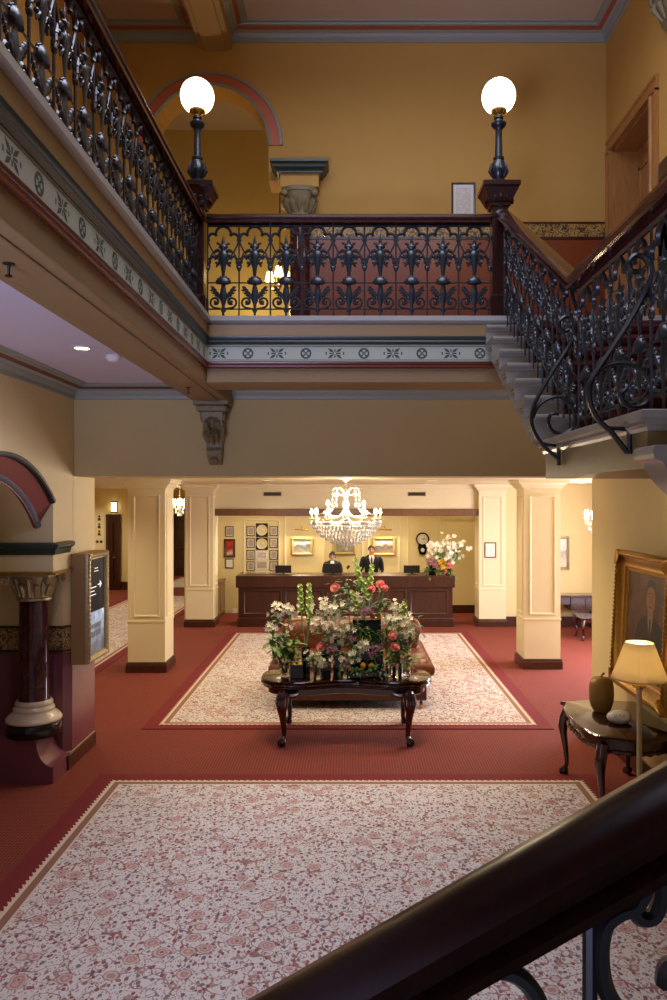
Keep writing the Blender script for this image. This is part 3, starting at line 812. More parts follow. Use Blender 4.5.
# gilded lines on each tread end, a dark red carpet runner behind the balusters
bead = MB()
for dz in (-.075,-.10): bead.box(-.041,-.035,.02,.13,dz,dz+.012)
bead.add([(-.041,.02,-.10),(-.035,.02,-.10),(-.035,.02,-.063),(-.041,.02,-.063)],[(0,1,2,3)])
run_ = MB().prism([(-.018,.008),(-.022,-.02),(-.006,-.06),(.008,-.07),(.008,-.155),(.013,-.155),(.013,-.06),(.3,-.004),(.3,.008)], 'x', .24, RX-SX-.03)
runm = plain('dark_red_stair_carpet', '#4A1512', .95, var=.15, scale=40)
bm_, rm_ = bead.mesh('tread_end_bead', M['stoneside'], False), run_.mesh('stair_carpet', runm, False)
for o in [c_ for c_ in st.children]:
    for m_ in (bm_, rm_):
        x = bpy.data.objects.new(m_.name, m_); COL.objects.link(x); x.parent = o
LZT = 3.17; LY0, LY1 = 3.22, 4.97
MB().box(.05,RX-SX-.012,LY0+.05-5,LY1-5,-.24,-.04).build('landing', M['stoneside'], st)
MB().sweep([(-.05,-.085),(-.005,-.085),(.0,-.07),(.014,-.06),(.014,-.045),(.034,-.034),(.036,-.006),(.028,0),(-.05,0)], [(.03,LY1-5,0),(.03,LY0-5,0),(RX-SX-.012,LY0-5,0)]).build('landing_nosing', M['stone'], st, angle=25)
MB().box(.02,RX-SX-.012,LY0-5,LY1-5,-.04,-.001).build('landing_top', M['stone'], st)
cp = [(0,0),(-.012,-.006),(-.016,-.03),(-.010,-.05),(.012,-.058)] + [(.02+.10*(a/10)+.22*(a/10)**2, -.062-.26*(a/10)) for a in range(0,11)] + [(.7,-.33),(.7,0)]
o = MB().prism(cp, 'y', LY0-.36, LY0-.16).build('curved_step', M['stone'], st); o.location = (-.07,-5.0,-.17)
MB().box(.25,RX-SX-.02,LY0-.16-5,LY0+.02-5,-.30,-.17).build('curved_step_back', M['stone'], st)
# stair balustrade down the flight, then level on the landing
sl = RS/GO
bxs = 1.325
topY = 6.68; nfl = 8; stepf = (topY-4.56)/nfl
fl = baluster_bm(stepf, MH, -sl, .05)
t = thing('balustrade', (bxs,topY,KZ), 'black cast iron balustrade sloping down the right-hand stair', 'balustrade')
run(t, nfl, fl.mesh('baluster_panel', M['iron'], True, 60), (0,0,0), -pi/2, stepf, -sl*stepf)
yb = 4.56-topY; zb = -sl*(topY-4.56); lz = LZT-KZ
zrail = lz+MH+.03
MB().sweep([(a,MH+b) for a,b in RAILP], [(0,0.06,.03),(0,yb,zb),(0,yb-.001,zb)]).build('handrail', M['mahogany'], t)
t2 = thing('balustrade', (bxs,4.50,LZT), 'black cast iron balustrade level along the half landing with scrolled braces', 'balustrade')
nl = 7; landmesh = baluster_bm(.27, MH+.02).mesh('baluster_panel', M['iron'], True, 60)
run(t2, 5, landmesh, (0,0,0), -pi/2, .27)
zz = (KZ+zb+MH)-LZT
MB().sweep(RAILP, [(0,.06,zz),(0,-1.45,zz)]).build('handrail', M['mahogany'], t2)
MB().tube([(0,-1.40,0),(0,-1.40,zz)], .022, 8).build('end_post', M['iron'], t2)
# scrolled iron braces standing out from the landing side, in planes across the hall
def brace(y, s, pts, loop, foot, label):
    t = thing('scroll_brace', (SX,y,LZT-.1), label, 'iron brace', 'scrolled stair braces')
    C = lambda p: ((p[0]-350)/s-SX, 0, 2.8-(p[1]-499)/s-(LZT-.1))
    mp = smooth_path([C(p) for p in pts],6); lp = smooth_path([C(p) for p in loop],6)
    MB().tube(mp, .012, 6, flat=1.6).build('main_scroll', M['ironplain'], t)
    MB().tube(lp, .011, 6, flat=1.6).build('inner_loop', M['ironplain'], t)
    f = MB().tube([C(foot[0]),C(foot[1])], .012, 6); f.tube([C(foot[0]),C(foot[2])], .010, 6); f.build('foot_strap', M['ironplain'], t)
    return t
z6 = lambda L: [(480+a/3.566, 250+b/3.566) for a,b in L]
brace(4.60, 169, z6([(280,745),(240,712),(205,670),(184,620),(192,555),(225,490),(270,415),(312,350),(337,300),(333,255),(308,238),(285,252),(282,275),(298,292),(315,284)]),
      z6([(187,600),(205,560),(245,530),(290,527),(328,560),(340,605),(325,640),(290,655),(255,642),(243,610),(255,585),(280,585)]),
      z6([(280,700),(280,768),(222,690)]), 'smaller scrolled iron brace on the landing side, near the bottom tread')
brace(3.45, 225, z6([(522,722),(470,655),(420,605),(392,550),(386,490),(410,440),(470,350),(540,240),(592,140),(606,85),(590,35),(555,20),(528,45),(535,75),(560,80)]),
      z6([(388,515),(400,455),(440,418),(500,405),(560,420),(600,465),(606,510),(585,548),(545,560),(510,545),(500,515),(520,495)]),
      z6([(530,640),(530,728),(455,635)]), 'larger scrolled iron brace on the landing side, beside the front corner')

# ================================================================ FOREGROUND STAIR RAILING
fy = 1.05; fs = fy/777.8
px = lambda x, y: ((x-350)*fs, 0, 2.8-(y-499)*fs)
t = thing('stair_railing', (0,fy,0), 'dark mahogany handrail with black iron scrolls rising across the lower right corner', 'stair railing')
a = px(120,1085); b = px(800,697)
FP = [(-.05,-.125),(-.055,-.105),(-.035,-.09),(-.035,-.075),(-.062,-.06),(-.066,-.035),(-.05,-.012),(-.02,-.002),(0,0),(.02,-.002),(.05,-.012),(.066,-.035),(.062,-.06),(.035,-.075),(.035,-.09),(.055,-.105),(.05,-.125)]
MB().sweep([(u,w*.92) for u,w in FP], [a,b]).build('handrail', M['railwood'], t)
slope = (b[2]-a[2])/(b[0]-a[0])
def under(x): return a[2]+slope*(x-a[0])-.115
for xx in (590,760,425,260):
    p = px(xx,0); MB().tube([(p[0],0,under(p[0])-.84),(p[0],0,under(p[0])+.02)], .0105, 8).build('baluster', M['ironplain'], t)
for pts, r in (([(650,862),(648,880),(636,905),(620,912),(605,925),(600,955),(606,990),(625,1015),(660,1030),(690,1015),(700,985),(688,965),(668,968),(664,985)], .0125),
               ([(450,1010),(468,985),(495,970),(522,978),(540,1005),(545,1040),(530,1075),(500,1090)], .0125),
               ([(655,860),(662,890),(655,915),(640,918),(632,905)], .011),
               ([(840,760),(838,790),(815,815),(790,850),(785,890),(800,930),(840,940)], .0125)):
    MB().tube(smooth_path([px(*p) for p in pts],5), r*1.0, 7, flat=1.2).build('scroll', M['ironplain'], t)
MB().sweep([(-.02,-.012),(-.02,.012),(.02,.012),(.02,-.012)], [(a[0],0,under(a[0])-.62),(b[0],0,under(b[0])-.62)]).build('bottom_rail', M['ironplain'], t)
# ================================================================ RUGS
def rug(x0, x1, y0, y1, label):
    hx, hy = (x1-x0)/2, (y1-y0)/2
    mb = MB().box(-hx,hx,-hy,hy,0,.008)
    o = mb.build('rug', rug_mat('patterned_rug_%d' % int(y1), hx, hy)); o.location = ((x0+x1)/2,(y0+y1)/2,.001)
    return tag(o, label, 'rug')
rug(-2.535, 2.48, -1.2, 7.89, 'large cream floral rug with dark red border on the near floor')
rug(-2.535, 2.48, 9.45, 16.38, 'cream floral rug with dark red border under the flower table, before the desk')
rug(-6.35, -4.05, 10.5, 22.6, 'long cream floral runner in the left wing behind the square column')
rug(-6.2, -3.85, 24.4, 28.0, 'farthest rug in the left wing, before the far door')

# ================================================================ MARBLE COLUMN UNDER THE IMPOST
t = thing('marble_column', (-3.20,7.88,.43), 'dark red marble column with silver carved capital at left', 'column', None)
MB().lathe([(.262,0),(.268,.01),(.268,.11),(.258,.125),(.24,.13)], n=36).build('base_disc', M['blackstone'], t)
MB().lathe([(.24,.13),(.268,.14),(.272,.155),(.26,.18),(.235,.205),(.205,.225),(.198,.24),(.202,.26),(.19,.28),(.18,.29),(.184,.305),(.182,.325),(.165,.345)], n=36).build('base_mouldings', M['marblewhite'], t)
MB().lathe([(.155,.345),(.147,.36),(.146,.8),(.142,1.33),(.15,1.345)], n=36).build('shaft', M['marble'], t)
mb = MB().lathe([(.15,1.345),(.17,1.355),(.17,1.375),(.152,1.385),(.155,1.45),(.175,1.52),(.215,1.60),(.225,1.625)], n=28)
for k in range(16):
    a = 2*pi*k/16+.1; r0 = .155; up = .12 if k % 2 else .19
    mb.tube([((r0)*cos(a),(r0)*sin(a),1.39),((r0+.015)*cos(a),(r0+.015)*sin(a),1.39+up*.6),((r0+.045)*cos(a),(r0+.045)*sin(a),1.39+up),((r0+.06)*cos(a),(r0+.06)*sin(a),1.375+up)], [.012,.03,.024,.008], 6)
for sx in (-1,1):
    for sy in (-1,1):
        sp = spiral(0,0,.045,.012,90,90+540,18)
        m0 = len(mb.v)
        mb.tube([(p[0],0,p[1]) for p in sp], .016, 6)
        mb.xf(Matrix.Translation((sx*.205,sy*.205,1.565)) @ Matrix.Rotation(math.atan2(sy,sx),4,'Z'), m0)
mb.box(-.235,.235,-.235,.235,1.60,1.622)
mb.build('capital', M['dullgold'], t)
# short carved pilaster column by the upper arch
t = thing('gallery_column', (-.565,BY-.115,UF), 'dark column with carved grey capital beside the upper arch', 'column')
mb = MB().lathe([(.12,1.60),(.15,1.61),(.15,1.635),(.125,1.645),(.13,1.72),(.165,1.84),(.185,1.885),(.20,1.89),(.205,1.94)], n=20, sy=.6)
for k in range(12):
    a = 2*pi*k/12
    mb.tube([(.125*cos(a),.075*sin(a),1.66),(.16*cos(a),.095*sin(a),1.76),(.20*cos(a),.12*sin(a),1.80+.05*(k%2))], [.014,.040,.012], 6)
for sx in (-1,1): mb.ball((sx*.17,-.09,1.86), (.045,.04,.045), 8, 6)
mb.build('capital', M['silverleaf'], t)
MB().lathe([(.115,.1),(.115,1.0),(.108,1.61)], n=20, sy=.8).build('shaft', M['marble'], t)
MB().lathe([(.16,0),(.16,.06),(.14,.08),(.12,.1)], n=20, sy=.7).build('base', M['marblewhite'], t)
# carved corbel under the beam end
t = thing('corbel', (-1.415,FY,3.80), 'carved foliage corbel under the gallery beam on the cream wall', 'corbel')
mb = MB().prism([(0,0),(-.34,0),(-.34,-.03),(-.31,-.05),(-.31,-.09),(-.26,-.11),(-.25,-.2),(-.2,-.3),(-.13,-.38),(-.12,-.46),(-.15,-.5),(-.14,-.55),(-.06,-.62),(0,-.64)], 'x', -.10, .10)
mb.box(-.15,.15,-.36,0,-.04,0); mb.box(-.135,.135,-.33,0,-.10,-.055)
for sx in (-1,1):
    sp = spiral(-.17,-.15,.06,.012,90,600,18); mb.tube([(sx*.105,p[0],p[1]) for p in sp], .018, 6)
    sp = spiral(-.10,-.5,.04,.01,-90,-500,14); mb.tube([(sx*.085,p[0],p[1]) for p in sp], .015, 6)
    mb.tube([(sx*.09,-.22,-.24),(sx*.10,-.16,-.34),(sx*.07,-.12,-.44)], [.012,.03,.012], 6)
for dx, dz in ((-.05,-.22),(.05,-.22),(0,-.2),(-.045,-.33),(.045,-.33),(0,-.36)):
    mb.tube([(dx*.6,-.24+(-.22-dz)*-.6,dz+.06),(dx,-.27-(dz+.2)*.7*-1,dz),(dx*1.2,-.25+(-.2-dz)*.8,dz-.07)], [.012,.034,.01], 6)
mb.ball((0,-.11,-.6), (.06,.06,.05), 8, 6)
mb.v = [(x*(1.18-.5*min(1,max(0,-z/.64))),y,z) for x,y,z in mb.v]
mb.build('carving', M['silverleaf'], t)
# gilt plaster ornament high on the right wall
t = thing('wall_ornament', (RX,7.05,7.14), 'gilt plaster bracket high on the upper right wall', 'wall bracket')
mb = MB().prism([(0,0),(-.22,0),(-.20,-.08),(-.12,-.18),(-.08,-.30),(0,-.36)], 'y', -.09, .09) if False else MB()
mb.prism([(0,.35),(-.2,.35),(-.2,.28),(-.15,.24),(-.12,.1),(-.06,-.02),(0,-.06)], 'y', -.1, .1)
for s_ in (-1,1):
    mb.tube([(p[0]*1.0-.13,s_*.1,p[1]+.22) for p in spiral(0,0,.05,.01,0,500,14)], .02, 6)
    mb.tube([(-.12,s_*.05,.24),(-.15,s_*.06,.12),(-.08,s_*.03,.0)], [.01,.035,.01], 6)
mb.build('carving', M['silverleaf'], t)

# ================================================================ CEILING AND WALL FITTINGS
def smoke_detector(x, y, z, label, name='smoke_detector'):
    t = thing(name, (x,y,z), label, 'smoke detector')
    MB().lathe([(.055,0),(.06,-.01),(.058,-.03),(.045,-.04),(.04,-.05),(.02,-.055),(0,-.055)], n=20).build('body', M['paper'], t)
    return t
smoke_detector(-1.98, 6.5, 4.0, 'round smoke detector on the lavender gallery ceiling')
smoke_detector(.02, 8.1, 8.16, 'smoke detector on the top ceiling near the upper edge')
smoke_detector(-1.15, 10.6, 8.16, 'smoke detector on the corridor ceiling through the upper arch') if False else None
t = thing('wall_detector', (-.95,11.3,7.05), 'small round alarm on the ochre corridor wall inside the arch', 'alarm')
MB().lathe([(.06,0),(.06,.03),(.03,.05),(0,.05)], n=16, axis='y').build('sounder', M['paper'], t)
MB().box(-.02,.02,-.03,0,-.34,-.27).build('call_point', M['paper'], t)
t = thing('downlight', (-2.12,6.15,4.0), 'lit recessed downlight in the left gallery ceiling', 'downlight')
MB().lathe([(.075,0),(.08,-.008),(.06,-.012),(.055,-.004)], n=24).build('trim_ring', M['paper'], t)
MB().lathe([(0,-.007),(.055,-.006)], n=24).build('lens', M['ceildisc'], t)
def sprinkler(x, y, z, label):
    t = thing('sprinkler', (x,y,z), label, 'sprinkler')
    MB().lathe([(.025,0),(.025,-.005),(.008,-.008),(.006,-.028),(.004,-.05)], n=12).build('body', M['ironplain'], t)
    MB().lathe([(.0,-.055),(.016,-.056),(.014,-.05),(0,-.05)], n=12).build('deflector', M['ironplain'], t)
sprinkler(-1.43, 3.26, 3.788, 'dark sprinkler head under the tan beam near the left edge')
sprinkler(-1.43, 6.88, 3.788, 'dark sprinkler head under the tan beam near the corbel')
def vent(x, label):
    t = thing('air_vent', (x,17.2,2.91), label, 'vent', 'air vents over the reception')
    MB().frame(.40,.09,[(0,0),(0,.012),(.015,.012),(.018,.004)]).build('frame', M['silverleaf'], t)
    mb = MB(); mb.box(-.19,.19,-.004,0,-.04,.04)
    for i in range(5): mb.box(-.185,.185,-.012,-.004,-.03+.014*i,-.025+.014*i)
    mb.build('louvres', M['framedark'], t)
vent(-1.715, 'left of the two air vents in the cream bulkhead'); vent(1.475, 'right of the two air vents in the cream bulkhead')

# ================================================================ PICTURES, PLAQUES, SIGNS
FR_GILT = [(0,0),(0,.03),(.012,.05),(.03,.055),(.04,.04),(.055,.028),(.062,.03),(.066,.02)]
FR_THIN = [(0,0),(0,.018),(.006,.022),(.016,.02),(.02,.012)]
def picture(name, loc, w, h, prof, fm, cm, label, cat, group=None, rz=0, mount=0, inner=None):
    t = thing(name, loc, label, cat, group, rz)
    MB().frame(w,h,prof).build('frame', fm, t)
    u = prof[-1][0]
    d = .008
    MB().box(-w/2+u-.01,w/2-u+.01,-d,0,-h/2+u-.01,h/2-u+.01).build('canvas' if not mount else 'mount', cm, t)
    if mount:
        MB().box(-w/2+u+mount,w/2-u-mount,-d-.002,-d,-h/2+u+mount,h/2-u-mount).build('print', inner, t)
    return t
def bx(x, y, s): return ((x-350)/s, 2.8-(y-499)/s)
RW = 19.1; RSs = 777.8/RW
def wallpic(name, x0, x1, y0, y1, prof, fm, cm, label, cat, group=None, **k):
    a = bx(x0,y0,RSs); b = bx(x1,y1,RSs)
    return picture(name, ((a[0]+b[0])/2, RW, (a[1]+b[1])/2), b[0]-a[0], a[1]-b[1], prof, fm, cm, label, cat, group, **k)
wallpic('landscape_painting', 291.4,313.2,537.6,555.2, FR_GILT, M['pickgilt'], M['land1'], 'gilt framed landscape behind the desk, left of the chandelier', 'painting', 'gilt paintings behind the desk')
wallpic('landscape_painting', 372.4,395.4,537.2,555.4, FR_GILT, M['pickgilt'], M['land2'], 'gilt framed village scene behind the desk, above the man', 'painting', 'gilt paintings behind the desk')
wallpic('landscape_painting', 334,355.5,537.2,554.6, FR_GILT, M['pickgilt'], M['land3'], 'gilt framed painting half hidden behind the chandelier', 'painting', 'gilt paintings behind the desk')
def picture_light(x, label):
    p = bx(x,529.5,RSs)
    t = thing('picture_light', (p[0],RW,p[1]), label, 'picture light', 'brass picture lights')
    MB().tube([(-.17,-.16,0),(.17,-.16,0)], .016, 8).build('lamp_tube', M['brightgold'], t)
    MB().tube(smooth_path([(0,0,.03),(0,-.08,.10),(0,-.15,.05),(0,-.16,.01)],4), .007, 6).build('arm', M['brightgold'], t)
picture_light(302, 'brass picture light over the left landscape'); picture_light(384.5, 'brass picture light over the village scene')
zx = lambda a: 215+a/7.14
zy = lambda a: 500+a/7.14
def zpic(name, r, *a, **k): return wallpic(name, zx(r[0]), zx(r[2]), zy(r[1]), zy(r[3]), *a, **k)
rows = [(187,257),(270,340),(357,425),(438,505)]; rn = ['top','second','third','bottom']
for (c0, c1, cn) in ((226,284,'left'),(390,449,'right')):
    for (r0, r1), n_ in zip(rows, rn):
        zpic('award_plaque', (c0,r0,c1,r1), FR_THIN, M['framedark'], M['mat'], 'dark framed certificate, %s in the %s column of the award wall' % (n_,cn), 'certificate', 'framed certificates', mount=.02, inner=M['plaque'])
for r0, r1, n_ in ((165,265,'upper'),(268,357,'lower')):
    a = bx(zx(292),zy(r0),RSs); b = bx(zx(378),zy(r1),RSs)
    t = thing('award_disc', ((a[0]+b[0])/2,RW,(a[1]+b[1])/2), '%s black award panel with a round gold disc' % n_, 'award', 'gold disc awards')
    h = (a[1]-b[1])/2-.004; w = (b[0]-a[0])/2
    MB().box(-w,w,-.02,0,-h,h).build('panel', M['black'], t, bevel=.004)
    mb = MB().lathe([(0,.028),(.05,.027),(.06,.024),(.075,.028),(.12,.026),(.128,.03),(.135,.024),(.135,.02)], n=28, axis='y', sx=1.0)
    mb.build('disc', M['palegold'], t)
zpic('award_certificate', (292,362,378,425), [(0,0),(0,.008),(.006,.008)], M['paper'], M['paper'], 'white certificate with a red crown mark below the gold discs', 'certificate', mount=.035, inner=tint_mat('faded_print','#B08A80','#D8CFC4',30))
zpic('award_certificate', (292,430,378,496), [(0,0),(0,.008),(.006,.008)], M['paper'], M['paper'], 'lowest white certificate with rows of print', 'certificate', mount=.025, inner=M['plaque'])
zpic('award_plaque', (73,188,134,262), FR_THIN, M['framedark'], M['mat'], 'small dark framed certificate above the red photograph', 'certificate', mount=.02, inner=M['plaque'])
zpic('red_photograph', (64,278,145,410), [(0,0),(0,.025),(.02,.03),(.04,.02),(.045,.01)], M['framedark'], M['redpicture'], 'dark framed red photograph between two small certificates', 'picture', mount=.02, inner=painting_mat('seated_figure_print','#B3301F','#8A1D14','#D8B8A4',3))
zpic('award_plaque', (73,418,134,487), FR_THIN, M['framedark'], M['mat'], 'small pale framed certificate below the red photograph', 'certificate', mount=.015, inner=M['paper'])
t = thing('wall_socket', (bx(234.5,611,RSs)[0],RW,bx(234.5,611,RSs)[1]), 'white socket low on the wall left of the reception desk', 'socket')
MB().box(-.05,.05,-.02,0,-.06,.06).build('plate', M['paper'], t, bevel=.006)
# notice frames on the second right column and on the upper wall
picture('notice_frame', (3.075,17.05,bx(0,550,45.6)[1]), .255, .335, FR_THIN, M['ironplain'], M['paper'], 'small framed notice on the far right square column', 'notice', mount=.035, inner=M['paper'])
picture('notice_frame', (1.295,BY,6.20), .27, .42, FR_THIN, M['framedark'], M['paper'], 'framed white notice on the upper ochre wall behind the balustrade', 'notice', mount=.03, inner=tint_mat('typed_sheet','#C9C2B2','#E2DCCE',60))
# framed picture on the lobby back wall
a = bx(549,536,45.5); b = bx(569.5,570,45.5)
t = picture('landscape_painting', ((a[0]+b[0])/2,17.1,(a[1]+b[1])/2), b[0]-a[0], a[1]-b[1], FR_GILT, M['dullgold'], painting_mat('pale_coast_canvas','#D8D8CE','#A9A58A','#CFC7AC',6), 'pale coastal painting in a silver gilt frame above the writing desk', 'painting')
# large gilt portrait on the right wall, leaning forward a little
pw, ph = 1.40, 1.41
t = thing('portrait_painting', (RX-.02,7.61,1.555), 'large gilt framed portrait of a dark suited man on the right wall', 'painting', None, -pi/2)
t.rotation_euler = (radians(-3.0),0,-pi/2)
PF = [(0,0),(0,.07),(.015,.10),(.035,.11),(.05,.10),(.07,.075),(.13,.05),(.15,.055),(.165,.05),(.175,.035),(.20,.03),(.205,.018)]
MB().frame(pw,ph,PF).build('frame', M['gold'], t)
mb = MB()
for sx in (-1,1):
    for i in range(34):
        u = -ph/2+.02+(ph-.04)*i/33; mb.ball((sx*(pw/2-.035),-.108,u), (.02,.014,.017), 6, 4)
        u = -pw/2+.02+(pw-.04)*i/33; mb.ball((u,-.108,sx*(ph/2-.035)), (.017,.014,.02), 6, 4)
for sx in (-1,1):
    for sz in (-1,1):
        for k in range(5):
            a = radians(18+18*k); mb.tube([(sx*(pw/2-.02),-.09,sz*(ph/2-.02)),(sx*(pw/2-.02-.13*cos(a)),-.12,sz*(ph/2-.02-.13*sin(a)))], [.03,.008], 6)
mb.build('frame_carving', M['gold'], t)
MB().box(-pw/2+.19,pw/2-.19,-.016,0,-ph/2+.19,ph/2-.19).build('canvas', M['portraitbg'], t)
mb = MB()   # the painted sitter: flat paint on the canvas
def blob(pts, lay, m): mb.mat(m).add([(x,-.0165-.0006*lay,z) for x,z in pts], [tuple(range(len(pts)))])
el = lambda cx,cz,rx,rz,n=20: [(cx+rx*cos(2*pi*i/n), cz+rz*sin(2*pi*i/n)) for i in range(n)]
sx0 = .08
blob([(sx0-.36,-.40),(sx0-.34,-.2),(sx0-.25,.02),(sx0-.1,.10),(sx0+.1,.10),(sx0+.25,.02),(sx0+.32,-.2),(sx0+.34,-.40)],1,0)
blob([(sx0-.055,.10),(sx0,-.12),(sx0+.055,.10)],2,1)
blob([(sx0-.016,.08),(sx0-.02,-.08),(sx0,-.12),(sx0+.02,-.08),(sx0+.016,.08)],3,2)
blob([(sx0-.05,.17),(sx0-.05,.08),(sx0+.05,.08),(sx0+.05,.17)],2,3)
blob(el(sx0,.24,.088,.118),4,3); blob([(sx0-.095,.22),(sx0-.1,.30),(sx0-.06,.375),(sx0,.385),(sx0+.06,.375),(sx0+.1,.30),(sx0+.095,.22),(sx0+.075,.31),(sx0+.02,.335),(sx0-.06,.32),(sx0-.08,.28)],5,4)
for s_ in (-1,1): blob(el(sx0+s_*.034,.255,.012,.006,8),6,4); blob(el(sx0+s_*.034,.278,.02,.004,8),6,4)
blob([(sx0-.008,.25),(sx0-.016,.205),(sx0+.016,.205),(sx0+.006,.25)],6,5); blob(el(sx0,.172,.028,.006,8),6,2)
mb.v = [(x*1.25,y,z*1.25-.02) for x,y,z in mb.v]
mb.build('sitter', [plain('dark_painted_suit','#1E1712',.5), plain('painted_shirt','#A08C74',.5), plain('painted_tie','#3A1E18',.5), plain('painted_face','#A5764E',.5), plain('painted_hair','#1A120D',.5), plain('painted_shadow','#8A5F3E',.5)], t, smooth=False)
# digital sign in its silver-gilt frame, on a box on the pier
sw, sh = .66, 1.16
DSP = emis('dark_display_panel','#1C1D28',.35,'#08080A'); DSP.node_tree.nodes['Principled BSDF'].inputs['Specular IOR Level'].default_value = .1
t = thing('display_sign', (LX,8.465,1.645), 'framed information screen with an arrow and a building photograph on the pier', 'sign', None, pi/2)
MB().box(-.33,.33,-.15,0,-sh/2,sh/2).build('box', M['cove'], t, bevel=.005)
m0 = MB().frame(sw,sh,[(0,.15),(0,.18),(.012,.195),(.03,.20),(.045,.19),(.06,.17),(.068,.172),(.075,.155)])
for i in range(26):
    u = -sh/2+.02+(sh-.04)*i/25
    for s_ in (-1,1): m0.ball((s_*(sw/2-.02),-.195,u), (.012,.01,.014), 6, 4)
for i in range(15):
    u = -sw/2+.02+(sw-.04)*i/14
    for s_ in (-1,1): m0.ball((u,-.195,s_*(sh/2-.02)), (.014,.01,.012), 6, 4)
m0.build('frame', M['dullgold'], t)
hw, hh = sw/2-.07, sh/2-.07
MB().box(-hw,hw,-.158,-.15,-hh,hh).build('screen', DSP, t)
q = N('display_photo'); v = q.coord(); x_,y_,z_ = q.sep(v)
nz = q.noise(v, 9, 5, .6)[0]
sky = q.math('MULTIPLY_ADD', z_, 1.0, .45)
cl = q.ramp(q.math('ADD', q.math('MULTIPLY', nz, .8), q.math('MULTIPLY', z_, .9)), [(.0,lin('#3D424C')),(.3,lin('#8A93A4')),(.5,lin('#C9D0DC'))])
pm = q.set((.02,.02,.02,1), .3, 0, Emission_Color=cl, Emission_Strength=1.5)
MB().box(-hw,hw,-.160,-.157,-hh,-.06).build('screen_photo', pm, t)
mb = MB()
for i in range(6):   # pale facade with window rows
    mb.box(-hw+.06+.06*i,-hw+.10+.06*i,-.162,-.16,-.33,-.27); mb.box(-hw+.06+.06*i,-hw+.10+.06*i,-.162,-.16,-.24,-.19)
mb.build('screen_building', plain('grey_print','#5C6370',.4), t)
wm = emis('white_screen_text','#FFFFFF',.55)
mb = MB()
mb.box(.05,.14,-.162,-.158,.215,.225); mb.prism([(.17,.22),(.12,.26),(.12,.18)], 'y', -.162, -.158)
for i,(a_,b_) in enumerate(((-.2,.0),(-.2,-.06),(-.2,-.02))): mb.box(a_,b_,-.161,-.158,.20-.04*i,.208-.04*i)
mb.box(-.05,.05,-.161,-.158,.40,.408); mb.box(-.07,.07,-.161,-.158,.37,.376)
mb.build('screen_arrow', wm, t)
# small sign of symbols and a wall lamp by the far door
p = bx(99.5,530,32.4)
t = thing('symbol_sign', (p[0],24.0,p[1]), 'tall cream sign with small dark symbols by the far left door', 'sign')
MB().box(-.16,.16,-.02,0,-.62,.62).build('board', M['palecream'], t, bevel=.004)
for i, z in enumerate((.36,.12,-.10)):
    mb = MB().lathe([(0,.024),(.034,.024),(.034,.02)], (0.0,0,z+.06), 10, axis='y'); mb.prism([(-.05,z-.07),(.05,z-.07),(.03,z+.02),(-.03,z+.02)], 'y', -.024, -.02)
    mb.build('symbol', M['framedark'], t)
for x_ in (-.06,.06): MB().lathe([(0,.024),(.045,.024),(.045,.02)], (x_,0,-.36), 12, axis='y').build('symbol', M['framedark'], t)
p = bx(114.5,507,32.4)
t = thing('wall_lamp', (p[0],24.0,p[1]), 'lit boxy wall lamp above the far left door', 'wall lamp')
MB().box(-.10,.10,-.02,0,-.18,.18).build('back_plate', M['ironplain'], t)
MB().box(-.075,.075,-.09,-.02,-.14,.14).build('lamp_shade', emis('warm_lamp_glass','#FFE3B0',6), t, bevel=.01)

# ================================================================ RECEPTION DESK AND WHAT IS ON IT
DY = 17.0
t = thing('reception_desk', (-.10,DY+.4,0), 'long panelled red-brown reception desk across the back of the lobby', 'desk')
hw = 2.40
MB().box(-hw,hw,-.40,.42,.86,1.12).build('countertop', M['deskwood'], t, bevel=.012)
MB().box(-hw+.05,hw-.05,-.34,.36,.10,.86).build('body', M['deskwood'], t)
MB().box(-hw+.03,hw-.03,-.37,.38,0,.19).build('plinth', M['deskwood'], t, bevel=.01)
src = None
for i in range(5):
    x0 = -hw+.12+(2*hw-.24)*i/5+.03; x1 = -hw+.12+(2*hw-.24)*(i+1)/5-.03
    f = MB().frame(x1-x0,.56,[(0,0),(.004,.012),(.03,.016),(.045,.004),(.06,.0)]).build('front_panel', M['deskwood'], t)
    f.location = ((x0+x1)/2,-.341,.53)
MB().box(-hw+.10,-.6,-.05,.36,1.12,1.126).build('desk_top_inlay', M['mahogany'], t)
def monitor(x, w, h, z0, label, y=DY+.36, back=True):
    t = thing('computer_monitor', (x,y,1.12), label, 'monitor', 'computer screens on the desk')
    MB().box(-w/2,w/2,-.02,.02,z0,z0+h).build('screen_housing', M['black'], t, bevel=.008)
    MB().box(-w/2+.02,w/2-.02,.02,.023,z0+.02,z0+h-.02).build('screen', M['smokeglass'], t)
    MB().box(-.03,.03,.0,.03,.01,z0+.03).build('stand', M['black'], t)
    MB().box(-.1,.1,-.06,.1,0,.012).build('foot', M['black'], t, bevel=.004)
monitor((283-350)/45, .36, .17, .03, 'black monitor back at the left end of the desk')
monitor((332.5-350)/45, .40, .21, .03, 'black monitor in front of the seated woman')
monitor((412-350)/45, .36, .17, .03, 'black monitor back at the right end of the desk')
